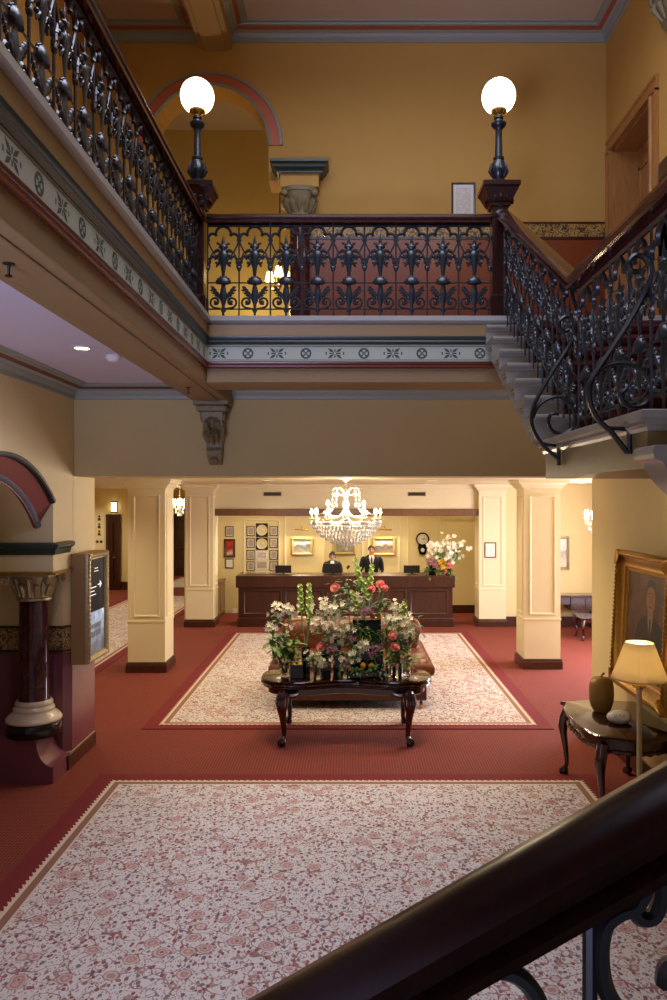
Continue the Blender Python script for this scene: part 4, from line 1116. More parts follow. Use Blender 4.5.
# side cabinet and box left of the reception
t = thing('side_cabinet', (-3.31,18.33,0), 'low brown side cabinet behind the far left square column', 'cabinet')
MB().box(-.27,.25,-.66,.66,.0,.82).build('body', M['beamtan'], t, bevel=.006)
MB().box(-.28,.28,-.68,.68,.82,.86).build('top', M['basebrown'], t, bevel=.006)
for y0 in (-.62,.03):
    f = MB().frame(.58,.62,[(0,0),(.004,.012),(.03,.014),(.04,.002)]).build('door', M['beamtan'], t); f.location = (.251,y0+.30,.45); f.rotation_euler = (0,0,pi/2)
MB().box(-.27,.265,-.665,.665,0,.1).build('plinth', M['basebrown'], t)
t = thing('wooden_box', (-3.2,18.0,.86), 'small brown box on the side cabinet', 'box')
MB().box(-.13,.13,-.15,.15,0,.22).build('body', M['beamtan'], t, bevel=.006); MB().box(-.135,.135,-.155,.155,.22,.25).build('lid', M['basebrown'], t, bevel=.004)
# drop dial wall clock
a = bx(422.5,539,RSs)
t = thing('wall_clock', (a[0],RW,a[1]), 'black drop dial wall clock with a cream face right of the desk', 'clock')
mb = MB().lathe([(.155,0),(.165,.02),(.165,.05),(.15,.065),(.13,.06),(.125,.05)], n=36, axis='y')
mb.prism([(-.10,-.12),(.10,-.12),(.12,-.22),(.10,-.27),(.075,-.36),(0,-.385),(-.075,-.36),(-.10,-.27),(-.12,-.22)], 'y', -.055, 0)
mb.build('case', M['smokeglass'], t)
MB().lathe([(0,.056),(.127,.055)], n=36, axis='y').build('dial', M['mat'], t)
mb = MB()
for k in range(12):
    a_ = 2*pi*k/12; m0 = len(mb.v); mb.box(-.004,.004,-.059,-.057,.088,.112); mb.xf(Matrix.Rotation(a_,4,'Y'), m0)
mb.build('hour_marks', M['black'], t)
mb = MB()
for ang, L, w in ((radians(60),.06,.007),(radians(95),.095,.005)):
    m0 = len(mb.v); mb.box(-w,w,-.062,-.060,-.015,L); mb.xf(Matrix.Rotation(ang,4,'Y'), m0)
mb.build('hands', M['black'], t)
MB().lathe([(0,.062),(.045,.062),(.05,.055)], (0,0,-.27), 20, axis='y').build('bob_window', M['mat'], t)

# ================================================================ SOFAS AND TABLES
# tufted conversation settee
t = thing('settee', (.02,11.1,0), 'tan tufted leather settee with raised centre back behind the flower table', 'settee')
def pillow(x0,x1,y0,y1,z0,z1,r,tx,ty,depth=.03):
    nu, nv = tx*6, ty*6
    mb = MB()
    def top(u,v):
        x, y = x0+(x1-x0)*u, y0+(y1-y0)*v
        ex = min(u,1-u)*(x1-x0); ey = min(v,1-v)*(y1-y0); e = min(ex,ey)
        zz = z1 - (r-math.sqrt(max(0,r*r-(r-e)**2)) if e < r else 0)
        tu, tv = u*tx, v*ty
        d = min(math.hypot((tu-i-.5*(j%2))/1, tv-j) for i in range(int(tu)-1,int(tu)+3) for j in range(int(tv)-1,int(tv)+3))
        k = 1 if e > r*.6 else e/(r*.6)
        return (x, y, zz - depth*k*max(0,1-d/.55)**1.5)
    mb.grid(top, nu, nv)
    # skirt
    c = [(x0,y0),(x1,y0),(x1,y1),(x0,y1)]
    zs = z1-r
    mb.add([(a,b,zs) for a,b in c]+[(a,b,z0) for a,b in c], [(0,1,5,4),(1,2,6,5),(2,3,7,6),(3,0,4,7),(4,5,6,7)])
    return mb
MB().box(-1.0,1.0,-.78,.78,.12,.47).build('base', M['darkleather'], t, bevel=.02)
pillow(-1.07,1.07,-.86,.86,.50,.70,.12,7,6,.035).build('seat', M['leather'], t)
mb = MB().sweep([(0,-.0),(.03,.02),(.045,.06),(.045,.12),(.02,.16),(0,.17)], [(-1.05,-.83,.46),(-1.05,.83,.46),(1.05,.83,.46),(1.05,-.83,.46)][::-1], True)
mb.build('seat_roll', M['leather'], t)
def backr(u, v):
    a = 2*pi*u; z = .66+.43*v
    e_ = max(0,(v-.6)/.4); rx, ry = .93+.07*min(1,v*1.5)-.10*(1-math.sqrt(max(0,1-e_*e_))), .20+.07*min(1,v*1.5)-.10*(1-math.sqrt(max(0,1-e_*e_)))
    d = .018*abs(sin(a*9)*sin(v*pi*2+ (a*9)))*(1 if v < .9 else .3)
    c, s_ = cos(a), sin(a); p = .45
    return ((rx-d)*math.copysign(abs(c)**p,c), .05+(ry-d)*math.copysign(abs(s_)**p,s_), z)
mb = MB().grid(backr, 108, 14)
mb.build('backrest', M['leather'], t)
pillow(-.90,.90,-.12,.22,1.02,1.105,.02,7,2,.015).build('backrest_top', M['leather'], t)
for x in (-.93,.93):
    for y in (-.7,.7):
        c = MB().tube([(x,y,.055),(x,y,.13)], .02, 8).build('leg', M['mahogany'], t)
        MB().lathe([(.0,-.02),(.045,-.018),(.05,0),(.045,.018),(0,.02)], (x,y,.05), 14, axis='x').build('caster', M['brightgold'], c)

def cabriole(mb, x, y, h, out, knee=.05, ank=.022):
    """out = unit outward direction; knee swells outward, ankle tucks in, claw foot"""
    ox, oy = out
    P = [(-.005,h,knee*1.05),(.03,h-.09,knee*1.1),(.045,h-.16,knee),(.035,h*.6,knee*.72),(.012,h*.38,ank*1.25),(.0,h*.2,ank),(.012,.09,ank*1.05),(.03,.055,ank*1.5)]
    pts = smooth_path([(x+ox*o,y+oy*o,z) for o,z,r in P],3)
    rr = []
    for i in range(len(P)-1):
        for k in range(3): rr.append(P[i][2]+(P[i+1][2]-P[i][2])*k/3)
    rr.append(P[-1][2])
    mb.tube(pts, rr, 10)
    return (x+ox*.035, y+oy*.035)
def claw(mb, x, y, out, r=.04):
    mb.ball((x,y,r), (r*1.05,r*1.05,r), 10, 8)
    b = math.atan2(out[1],out[0])
    for k in (-1.1,0,1.1,pi):
        c, s_ = cos(b+k), sin(b+k)
        mb.tube([(x+c*r*.3,y+s_*r*.3,r*2.1),(x+c*r*1.0,y+s_*r*1.0,r*1.6),(x+c*r*1.15,y+s_*r*1.15,r*.8),(x+c*r*1.0,y+s_*r*1.0,r*.1)], [r*.35,r*.34,r*.3,r*.15], 6)
# kidney shaped centre table
TY = 9.24; TZ = .715
t = thing('flower_table', (-.045,TY,0), 'dark polished kidney shaped table with claw feet under the flowers', 'table')
def kidney(s=0.0):
    pts = []
    n = 96
    for i in range(n):
        a = 2*pi*i/n
        c, s_ = cos(a), sin(a)
        x = (1.01-s)*math.copysign(abs(c)**.80,c); y = (.50-s)*math.copysign(abs(s_)**.72,s_)
        dip = .22*math.exp(-(x/.46)**2)
        if y < 0: y += dip*min(1,-y/.3)
        else: y -= .07*math.exp(-(x/.5)**2)*min(1,y/.3)
        pts.append((x,y))
    return pts
def stack(levels):
    """closed solid from same-count rings: (inset, z)"""
    mb = MB(); rings = [kidney(s) for s,_ in levels]; n = len(rings[0]); vs = []; fs = []
    for (s,z), r in zip(levels, rings): vs += [(x,y,z) for x,y in r]
    for k in range(len(levels)-1):
        fs += [(k*n+i,k*n+(i+1)%n,(k+1)*n+(i+1)%n,(k+1)*n+i) for i in range(n)]
    fs.append(tuple(range(n))[::-1]); fs.append(tuple((len(levels)-1)*n+i for i in range(n)))
    return mb.add(vs, fs)
stack([(.05,.612),(.03,.618),(.022,.632),(.028,.645),(.012,.650),(.0,.662),(.004,.678),(.018,.684),(.016,.694),(.006,.702),(.012,.711),(.03,.715)]).build('tabletop', M['tablewood'], t)
stack([(.10,.535),(.085,.545),(.085,.61),(.06,.614)]).build('apron', M['mahogany'], t)
for sx in (-1,1):
    for sy in (-1,1):
        x, y = sx*.70+.0, (-.42 if sy < 0 else .40)
        o = (sx*.5, sy*.85)
        mb = MB(); fx = cabriole(mb, x, y, .60, o, .062, .027)
        l = mb.build('leg', M['mahogany'], t)
        cm = MB(); claw(cm, fx[0], fx[1], o, .042); cm.build('claw_foot', M['mahogany'], l)
        cm = MB()
        for k in range(-2,3):
            a = math.atan2(o[1],o[0])+k*.5
            cm.tube([(x+.03*o[0]+.05*cos(a),y+.03*o[1]+.05*sin(a),.60),(x+.045*o[0]+.064*cos(a),y+.045*o[1]+.064*sin(a),.50),(x+.035*o[0]+.05*cos(a),y+.035*o[1]+.05*sin(a),.41)], [.014,.02,.005], 5)
        for s2 in (-1,1):
            cm.tube(smooth_path([(x,y-.01*sy,.57),(x-sx*.10*(s2>0),y-sy*.10*(s2<0),.565),(x-sx*.17*(s2>0),y-sy*.15*(s2<0),.59)],3), [.035,.034,.03,.026,.02,.014,.006], 6)
        cm.build('knee_carving', M['mahogany'], l)

# serpentine console at the right wall
t = thing('console_table', (2.52,7.33,0), 'dark carved console table with serpentine top against the right wall', 'table')
def serp(s):
    pts = []
    L, W = .63-s, .38-s
    n = 20
    for i in range(n+1):    # near end (facing the eye)
        u = -1+2*i/n; pts.append((u*W, -L-.045*cos(u*pi)*(1)+.03*u*u*0))
    for i in range(1,n):    # wall side straight
        v = -1+2*i/n; pts.append((W, v*L))
    for i in range(n+1):
        u = 1-2*i/n; pts.append((u*W, L+.03*cos(u*pi)))
    for i in range(1,n):    # hall side, serpentine
        v = 1-2*i/n; pts.append((-W-.05*cos(v*pi*1.0)+.02*cos(v*pi*2)-.02, v*L))
    return pts
def stack2(levels):
    mb = MB(); rings = [serp(s) for s,_ in levels]; n = len(rings[0]); vs = []; fs = []
    for (s,z), r in zip(levels, rings): vs += [(x,y,z) for x,y in r]
    for k in range(len(levels)-1):
        fs += [(k*n+i,k*n+(i+1)%n,(k+1)*n+(i+1)%n,(k+1)*n+i) for i in range(n)]
    fs.append(tuple(range(n))[::-1]); fs.append(tuple((len(levels)-1)*n+i for i in range(n)))
    return mb.add(vs, fs)
stack2([(.025,.70),(.005,.706),(0,.718),(.006,.728),(.002,.733),(.012,.74)]).build('tabletop', M['tablewood'], t)
stack2([(.06,.60),(.05,.61),(.05,.70)]).build('apron', M['mahogany'], t)
mb = MB()
ap = [(.30-.02*i,-.575-.045*cos((.30-.02*i)/.33*pi),.597) for i in range(31)] + [(-.34-.045*cos(v_*pi/.57)+.018*cos(v_*2*pi/.57)-.018,v_,.597) for v_ in [-.55+.02*i for i in range(56)]]
mb.tube(ap, [.014+.013*abs(sin(i*.7)) for i in range(len(ap))], 7)
mb.build('apron_carving', M['mahogany'], t)
for x, y in ((-.32,-.56),(-.32,.56),(.30,-.56),(.30,.56)):
    o = (math.copysign(.7,x) if x < 0 else 0.15, math.copysign(.7,y))
    mb = MB(); fx = cabriole(mb, x, y, .66, o, .048, .02); l = mb.build('leg', M['mahogany'], t)
    cm = MB(); claw(cm, fx[0], fx[1], o, .036); cm.build('claw_foot', M['mahogany'], l)
# gold gourd urn and carved white stone dish
t = thing('gourd_urn', (2.44,7.55,.74), 'gold gourd shaped urn with a stalk on the console table', 'urn')
MB().lathe([(.05,0),(.075,.004),(.095,.04),(.112,.10),(.119,.17),(.118,.24),(.105,.295),(.075,.325),(.035,.335),(.015,.33),(0,.328)], n=32).build('body', M['urn'], t)
MB().tube(smooth_path([(0,0,.325),(.004,0,.345),(.012,0,.36),(.03,0,.366)],3), [.014,.012,.011,.01,.01,.01,.01,.012,.013,.012], 8).build('stalk', M['urn'], t)
q = N('veined_white_stone'); nz = q.noise(q.coord(), 12, 6, .6, 2.5)[0]
vm = q.set(q.ramp(q.math('ABSOLUTE', q.math('SUBTRACT', nz, .5)), [(0, lin('#7D746C')), (.02, lin('#CFC8BC')), (.08, lin('#E8E3DA'))]), .3)
t = thing('stone_ornament', (2.47,7.13,.74), 'veined white oval stone ornament on the console table', 'ornament')
MB().lathe([(.03,0),(.075,.01),(.108,.04),(.115,.06),(.108,.082),(.075,.108),(.03,.12),(0,.121)], n=28, sy=.8).build('stone', vm, t)
# floor lamp with linen shade
t = thing('floor_lamp', (2.455,6.6,0), 'lit floor lamp with cream pleated shade beside the console table', 'lamp')
MB().lathe([(.15,0),(.15,.02),(.12,.03),(.04,.045),(.025,.06)], n=28).build('base', M['silk'], t)
MB().lathe([(.024,.05),(.022,1.17),(.03,1.18),(.03,1.20),(.018,1.21)], n=16).build('pole', M['silk'], t)
MB().lathe([(.05,1.20),(.055,1.21),(.055,1.222),(.03,1.226),(.02,1.26),(.026,1.27),(.026,1.29)], n=16).build('lamp_holder', M['brightgold'], t)
MB().ball((0,0,1.36), (.03,.03,.05), 10, 8).build('bulb', M['bulb'], t)
def pleat(u, v):
    a = 2*pi*u; r = .228-.112*v + .0006*cos(a*60)
    return (r*cos(a), r*sin(a), 1.28+.305*v)
o = MB().grid(pleat, 240, 4).build('lamp_shade', M['shade'], t)
so = o.modifiers.new('thickness', 'SOLIDIFY'); so.thickness = .003
MB().lathe([(.226,1.277),(.231,1.277),(.230,1.287),(.225,1.287)], n=60).build('shade_trim', M['shade'], t)
MB().tube([(-.115,0,1.58),(0,0,1.57),(.115,0,1.58)], .003, 5).build('shade_spider', M['silk'], t)
# writing desk and low table in the right wing
t = thing('writing_desk', (4.72,16.85,0), 'small mahogany writing desk with drawers against the right wing wall', 'desk')
MB().box(-.62,.62,-.25,.24,.70,.74).build('top', M['mahogany'], t, bevel=.006)
MB().box(-.60,-.02,-.23,.22,.54,.70).build('drawer_case', M['deskwood'], t); MB().box(.0,.60,-.23,.22,.42,.70).build('drawer_case', M['deskwood'], t)
for x0, x1, z0, z1 in ((.02,.29,.57,.69),(.31,.58,.57,.69),(.02,.29,.44,.56),(.31,.58,.44,.56),(-.58,-.04,.56,.69)):
    d = MB().box(x0,x1,-.245,-.23,z0,z1).build('drawer', M['deskwood'], t, bevel=.004)
    mb = MB()
    for xk in ((x0*.75+x1*.25),(x0*.25+x1*.75)): mb.ball((xk,-.255,(z0+z1)/2), .014, 8, 6)
    mb.build('knob', M['brightgold'], d)
for x in (-.57,.57):
    for y in (-.2,.19):
        MB().lathe([(.02,0),(.026,.03),(.018,.05),(.02,.2),(.03,.3),(.022,.33),(.03,.36),(.03,.56)], (x,y,0), 10).build('leg', M['mahogany'], t)
t = thing('coffee_table', (5.16,15.6,0), 'low dark table with curved legs in the right wing', 'table')
MB().box(-.62,.55,-.3,.3,.42,.46).build('top', M['tablewood'], t, bevel=.015)
MB().box(-.55,.48,-.25,.25,.36,.42).build('apron', M['mahogany'], t)
for x in (-.54,.46):
    for y in (-.23,.23):
        mb = MB(); cabriole(mb, x, y, .40, (math.copysign(.7,x),math.copysign(.7,y)), .04, .02); mb.ball((x+math.copysign(.025,x),y+math.copysign(.025,y),.025),(.035,.035,.025),8,6); mb.build('leg', M['mahogany'], t)
# ================================================================ CHANDELIERS
def drop(mb, x, y, z, L=.05, r=.012):
    mb.lathe([(0,z),(r*.35,z-L*.15),(r,z-L*.65),(r*.6,z-L*.88),(0,z-L)], (x,y,0), 6)
    mb.ball((x,y,z+.006), .006, 5, 4)
def bead(mb, p, r=.009): mb.ball(p, r, 5, 4)
t = thing('chandelier', (-.06,11.3,LZ), 'large lit crystal chandelier hanging before the reception desk', 'chandelier')
MB().lathe([(.09,0),(.10,-.012),(.085,-.03),(.05,-.04),(.03,-.06),(.012,-.07)], n=20).build('ceiling_rose', M['palecream'], t)
mb = MB(); mb.tube([(0,0,-.06),(0,0,-.95)], .010, 8)
mb.lathe([(.012,-.15),(.03,-.18),(.022,-.22),(.04,-.27),(.03,-.33),(.05,-.40),(.035,-.46),(.06,-.52),(.04,-.60),(.07,-.70),(.10,-.76),(.08,-.80),(.03,-.86),(.05,-.90),(.02,-.95)], n=16)
mb.build('stem', M['crystal'], t)
# crown of scrolls
for k in range(8):
    a = 2*pi*k/8; c, s_ = cos(a), sin(a)
    P = [(.02,-.30),(.05,-.20),(.12,-.155),(.19,-.18),(.20,-.235),(.165,-.25)]
    MB().tube(smooth_path([(r*c,r*s_,z) for r,z in P],4), .011, 6).build('crown_scroll', M['crystal'], t)
cr = MB()
for k in range(8):
    a = 2*pi*k/8; c, s_ = cos(a), sin(a)
    for i in range(4): bead(cr, (.20*c,.20*s_,-.25-.028*i), .013-.001*i)
    drop(cr, .20*c, .20*s_, -.37, .07, .018)
    for i in range(7):
        f = i/6; a2 = a+2*pi/8*f
        bead(cr, (.185*cos(a2),.185*sin(a2),-.20-.06*sin(pi*f)), .012)
    for i in range(12):      # swags from crown to the arm ring
        f = i/11; bead(cr, ((.17+.30*f)*c,(.17+.30*f)*s_,-.27-.25*f-.12*sin(pi*f)), .012)
# arms, cups and candle bulbs in two tiers
arm0 = bulb0 = None
def arms(n, R, zc, off, zb):
    for k in range(n):
        a = 2*pi*(k+off)/n; c, s_ = cos(a), sin(a)
        P = [(.05,zb),(.14,zb-.06),(R*.55,zb-.05),(R*.85,zc-.06),(R,zc-.02),(R,zc)]
        MB().tube(smooth_path([(r*c,r*s_,z) for r,z in P],4), .009, 6).build('arm', M['crystal'], t)
        m2 = MB().lathe([(.012,zc-.005),(.05,zc+.006),(.055,zc+.018),(.02,zc+.016),(.012,zc+.02),(.012,zc+.085),(0,zc+.086)], (R*c,R*s_,0), 10)
        m2.build('candle_cup', M['palecream'], t)
        MB().lathe([(.008,zc+.085),(.018,zc+.10),(.019,zc+.115),(.010,zc+.145),(0,zc+.16)], (R*c,R*s_,0), 8).build('candle_bulb', M['bulb'], t)
        for i in range(5):
            b = a+(i-2)*.045; drop(cr, (R+.0)*cos(b)*1.03, (R)*sin(b)*1.03, zc-.01, .065, .016)
        a1 = 2*pi*(k+off+1)/n
        for i in range(1,9):
            f = i/9; a2 = a+(a1-a)*f; bead(cr, (R*cos(a2),R*sin(a2),zc-.02-.07*sin(pi*f)), .011)
arms(12, .50, -.62, 0, -.62)
arms(6, .30, -.50, .5, -.52)
# tiers of hanging crystals forming the bowl
for R, z, n, L in ((.47,-.68,54,.075),(.42,-.74,48,.075),(.36,-.80,42,.075),(.29,-.85,34,.07),(.21,-.90,26,.07),(.12,-.94,16,.07)):
    for k in range(n):
        a = 2*pi*k/n+R; drop(cr, R*cos(a), R*sin(a), z+.0, L, .019)
drop(cr, 0, 0, -.98, .11, .03); bead(cr, (0,0,-.97), .03)
mb = MB()
for R, z in ((.47,-.665),(.42,-.725),(.36,-.785),(.29,-.835),(.21,-.885),(.12,-.925)):
    mb.tube([(R*cos(2*pi*i/32),R*sin(2*pi*i/32),z) for i in range(32)], .006, 4, closed=True)
for k in range(8):
    a = 2*pi*k/8; mb.tube([(R*cos(a),R*sin(a),z) for R,z in ((.50,-.63),(.47,-.665),(.42,-.725),(.36,-.785),(.29,-.835),(.21,-.885),(.12,-.925),(.02,-.95))], .005, 4)
mb.build('ring_frame', M['crystal'], t)
o = cr.build('crystal_drops', M['crystal'], t); o['kind'] = 'stuff'
CH = t
def small_chandelier(x, y, z, zc, label):
    t = thing('small_chandelier', (x,y,z), label, 'chandelier')
    MB().lathe([(.05,0),(.05,-.02),(.01,-.03),(.008,zc+.45),(.02,zc+.42),(.012,zc+.36),(.04,zc+.28),(.02,zc+.2),(.05,zc+.1),(.02,zc)], n=12).build('stem', M['silk'], t)
    cr = MB()
    for k in range(6):
        a = 2*pi*k/6; c, s_ = cos(a), sin(a)
        MB().tube(smooth_path([(.03*c,.03*s_,zc+.2),(.09*c,.09*s_,zc+.13),(.15*c,.15*s_,zc+.18),(.16*c,.16*s_,zc+.24)],3), .008, 5).build('arm', M['crystal'], t)
        MB().lathe([(.012,zc+.24),(.014,zc+.30),(.02,zc+.33),(.018,zc+.36),(0,zc+.40)], (.16*c,.16*s_,0), 8).build('candle_bulb', M['bulb'], t)
        drop(cr, .16*c, .16*s_, zc+.22, .08, .016); drop(cr, .1*c, .1*s_, zc+.10, .08, .018); drop(cr, .05*c,.05*s_, zc+.03,.08,.018)
        for i in range(5): bead(cr, ((.03+.13*i/4)*c,(.03+.13*i/4)*s_,zc+.42-.16*i/4), .012)
    cr.build('crystal_drops', M['crystal'], t)['kind'] = 'stuff'
small_chandelier(-4.38, 20.0, LZ, -.72, 'small lit crystal chandelier between the two left square columns')
small_chandelier(4.40, 14.0, LZ, -.92, 'small lit crystal chandelier at the corner of the right wing')
# gallery corridor chandelier with little shades
t = thing('shaded_chandelier', (-.92,10.2,8.16), 'brass chandelier with lit cream shades seen through the far balustrade', 'chandelier')
MB().lathe([(.06,0),(.06,-.02),(.01,-.04),(.01,-2.25),(.04,-2.3),(.03,-2.4),(.05,-2.5),(.02,-2.58),(0,-2.62)], n=12).build('stem', M['brightgold'], t)
emis('cream_shade_glow', '#FFDD96', 7)
for k in range(3):
    a = 2*pi*k/3+pi/6; c, s_ = cos(a)*.165, sin(a)*.165
    MB().tube(smooth_path([(.15*c,.15*s_,-2.45),(.6*c,.6*s_,-2.58),(.95*c,.95*s_,-2.54),(c,s_,-2.47)],3), .008, 6).build('arm', M['brightgold'], t)
    MB().lathe([(.062,-2.48),(.035,-2.36)], (c,s_,0), 16).build('lamp_shade', bpy.data.materials['cream_shade_glow'], t)
    MB().ball((c,s_,-2.43), .018, 8, 6).build('bulb', M['bulb'], t)

# ================================================================ FLOWERS
rnd = random.Random(11)
def petal_pts(mb, n, r, w, cup, tilt0=0, base=(0,0,0)):
    """star of n pointed petals opening along +Z"""
    for k in range(n):
        a = 2*pi*k/n+tilt0; c, s_ = cos(a), sin(a)
        L = [(0.08,0,0),(.45,w,.5),(.8,w*.75,.85),(1.0,0,1.0)]
        vs = []; 
        for f, ww, q_ in L:
            z = cup*r*(q_**1.4) * (1-.35*q_)
            for sg in (-1,1):
                vs.append((base[0]+r*f*c - sg*ww*r*s_, base[1]+r*f*s_ + sg*ww*r*c, base[2]+z+ (0.06*r*ww if sg else 0)))
        mb.add(vs, [(0,1,3,2),(2,3,5,4),(4,5,7,6)])
lily = MB(); petal_pts(lily, 3, 1, .26, .5); petal_pts(lily, 3, .95, .2, .6, pi/3); lily.ball((0,0,.12), .1, 6, 4)
LILY = lily.mesh('white_blossom', M['petalwhite'], True, 80)
star = MB(); petal_pts(star, 5, 1, .3, .35)
for k in range(4): 
    b = (rnd.uniform(-.9,.9), rnd.uniform(-.9,.9), rnd.uniform(-.5,.4)); petal_pts(star, 5, .75, .3, .35, k, b)
CLUSTER = star.mesh('white_blossom_cluster', M['petalwhite'], True, 80)
peo = MB(); peo.ball((0,0,.35), (.42,.42,.36), 10, 7)
for ring, (n, r, zz, op) in enumerate(((6,.5,.2,.15),(7,.72,.12,.35),(8,.92,.02,.6))):
    for k in range(n):
        a = 2*pi*k/n+ring*.4
        def pf(u, v, a=a, r=r, zz=zz, op=op, n=n):
            aa = a+(u-.5)*2*pi/n*1.5; e = 1-(2*u-1)**2*.35*v
            rr = (.25+(r-.25)*(v**.8)) * (.92+.08*cos((u-.5)*pi))
            return (rr*cos(aa), rr*sin(aa), zz-.1+ (.75-op)*v*e + .08*sin(u*9)*v)
        peo.grid(pf, 4, 4)
PEONY = peo.mesh('peony_bloom', M['petalpink'], True, 80)
spray = MB()
for k in range(16):
    a, b = rnd.uniform(0,2*pi), rnd.uniform(.1,1.0)
    p = (b*cos(a)*.9, b*sin(a)*.9, .5-.5*b*b+rnd.uniform(-.15,.2)); petal_pts(spray, 5, .30, .32, .3, k, p)
SPRAY_P = spray.mesh('purple_spray', M['petalpurple'], True, 80)
spray2 = MB(); spray2.add(spray.v, spray.f); SPRAY_Y = spray2.mesh('yellow_spray', M['petalyellow'], True, 80)
bell = MB().lathe([(.1,-.1),(.35,.05),(.75,.55),(1,.8),(.9,.78),(.5,.45),(.2,.2)], n=8)
BELL = bell.mesh('green_bell', M['bellgreen'], True, 70)
def leaf_mesh(name, mat, w=.16, bend=.35):
    mb = MB()
    def lf(u, v): return ((u-.5)*2*w*sin(pi*min(1,v*.95+.03))*(1), -bend*v*v + .05*abs(u-.5), v*(1-.2*v))
    mb.grid(lf, 2, 7); return mb.mesh(name, mat, True, 80)
LEAF = leaf_mesh('leaf', M['leaf']); LEAFD = leaf_mesh('leaf', M['darkleaf'], .2, .45)
def dirrot(d):
    return Vector(d).to_track_quat('Z','Y').to_euler()
def put(mesh, name, parent, loc, d, sc):
    o = bpy.data.objects.new(name, mesh); COL.objects.link(o); o.parent = parent
    o.location = loc; o.rotation_euler = dirrot(d); o.scale = (sc,sc,sc); return o
def stem_thing(name, root, top, label, cat, group=None, bow=.06, r=.006):
    """a cut stem from root to top (world); returns thing and local curve"""
    t = thing(name, root, label, cat, group)
    d = Vector(top)-Vector(root)
    mid = d*.5+Vector((rnd.uniform(-bow,bow), rnd.uniform(-bow,bow)*.6, bow*.3))
    pts = smooth_path([(0,0,0), mid*.9, d],5)
    MB().tube(pts, r, 5).build('stem', M['stemgreen'], t)
    return t, pts, d
def leaves(t, pts, n, L, mesh=None, lo=.3, spread=1.0):
    for i in range(n):
        p = pts[int((lo+(1-lo)*rnd.random())*(len(pts)-1))]; a = rnd.uniform(0,2*pi)
        put(mesh or LEAF, 'leaf', t, p, (cos(a)*spread, sin(a)*spread, rnd.uniform(.1,.9)), L*rnd.uniform(.7,1.2))
TZT = .716
Yt = 9.24; St = 777.8/Yt
fp = lambda x, y, dy=0: ((x-350)/St*(1+dy/Yt), Yt+dy, 2.8-(y-499)/St*(1+dy/Yt))
# ---- vases, square and round, standing on the table
VAS = []
def vase(x, w, h, label, dy=0, kind='dark', group=None):
    p = fp(x, 670, dy)
    t = thing('glass_vase', (p[0],p[1],TZT), label, 'vase', group)
    m = M['smokeglass'] if kind == 'dark' else M['glass']
    if kind == 'round' or kind == 'clear':
        MB().lathe([(0,.0),(w*.95,.0),(w,.01),(w,h),(w-.004,h),(w-.006,.02),(0,.02)], n=20).build('vase_body', m, t)
        MB().lathe([(0,.022),(w-.007,.022),(w-.007,h*.6),(0,h*.6)], n=16).build('water', M['glass'], t) if kind == 'clear' else None
    else:
        mb = MB(); mb.frustum(0,0,[(w,0),(w,h),(w-.008,h),(w-.008,.02),(0.0,.02)]); mb.build('vase_body', m, t, smooth=False)
    return t
vase(285, .055, .22, 'clear cylinder vase at the left end of the flower table', -.08, 'clear')
vase(297, .075, .17, 'low black square vase with lemons, at the left of the table', -.20)
vase(306, .05, .30, 'tall dark vase of green bells left of centre', .10)
vase(326, .06, .34, 'tall black square vase under the large white spray', .02)
vase(318, .05, .16, 'small clear vase in front of the white spray', -.22, 'clear')
vase(337, .045, .42, 'narrow black square vase behind the white spray', .16)
vase(345, .05, .24, 'clear square-shouldered vase just left of the centre stand', -.16, 'clear')
vase(389, .04, .34, 'tall clear cylinder vase right of the centre stand', -.10, 'clear')
vase(399, .045, .28, 'clear cylinder vase of pink peonies toward the right end', -.18, 'clear')
vase(407, .04, .30, 'clear cylinder vase at the right end of the flower table', -.04, 'clear')
vase(396, .05, .40, 'tall dark vase behind the pink peonies at right', .14)
# stepped black display stand in the middle
t = thing('display_stand', (fp(367,0)[0],Yt,TZT), 'stepped black glass stand at the centre of the flower table', 'stand')
for i, (w, y0, y1, z0, z1) in enumerate(((.21,-.22,.20,0,.09),(.19,-.06,.20,.09,.36),(.17,.04,.20,.36,.64))):
    MB().box(-w,w,y0,y1,z0,z1).build('step', M['smokeglass'], t, bevel=.005)
SX0 = fp(367,0)[0]
def lemon(x, y, z, label):
    o = thing('lemon', (x,y,z), label, 'lemon', 'lemons among the flowers')
    MB().lathe([(0,0),(.014,.006),(.031,.022),(.038,.042),(.033,.062),(.016,.076),(.008,.084),(0,.086)], n=14).build('fruit', M['lemon'], o)
    MB().ball((0,0,.084), .006, 6, 4).build('stalk', M['stemgreen'], o)
for dx, n_ in ((-.045,'left'),(.045,'right')):
    lemon(SX0+dx*1.1, Yt-.15, TZT+.09, '%s lemon of the pair on the lowest step of the stand' % n_)
    lemon(SX0-.04+dx, Yt-.01, TZT+.36, '%s lemon of the pair on the middle step of the stand' % n_)
    lemon(SX0+.11+dx*.9, Yt+.10, TZT+.64, '%s lemon of the pair on the top step of the stand' % n_)
p = fp(297,0,-.20)
for dx, n_ in ((-.04,'left'),(.035,'right')): lemon(p[0]+dx*.9, p[1]-.015, TZT+.10, '%s lemon in the low black vase at the left end' % n_)
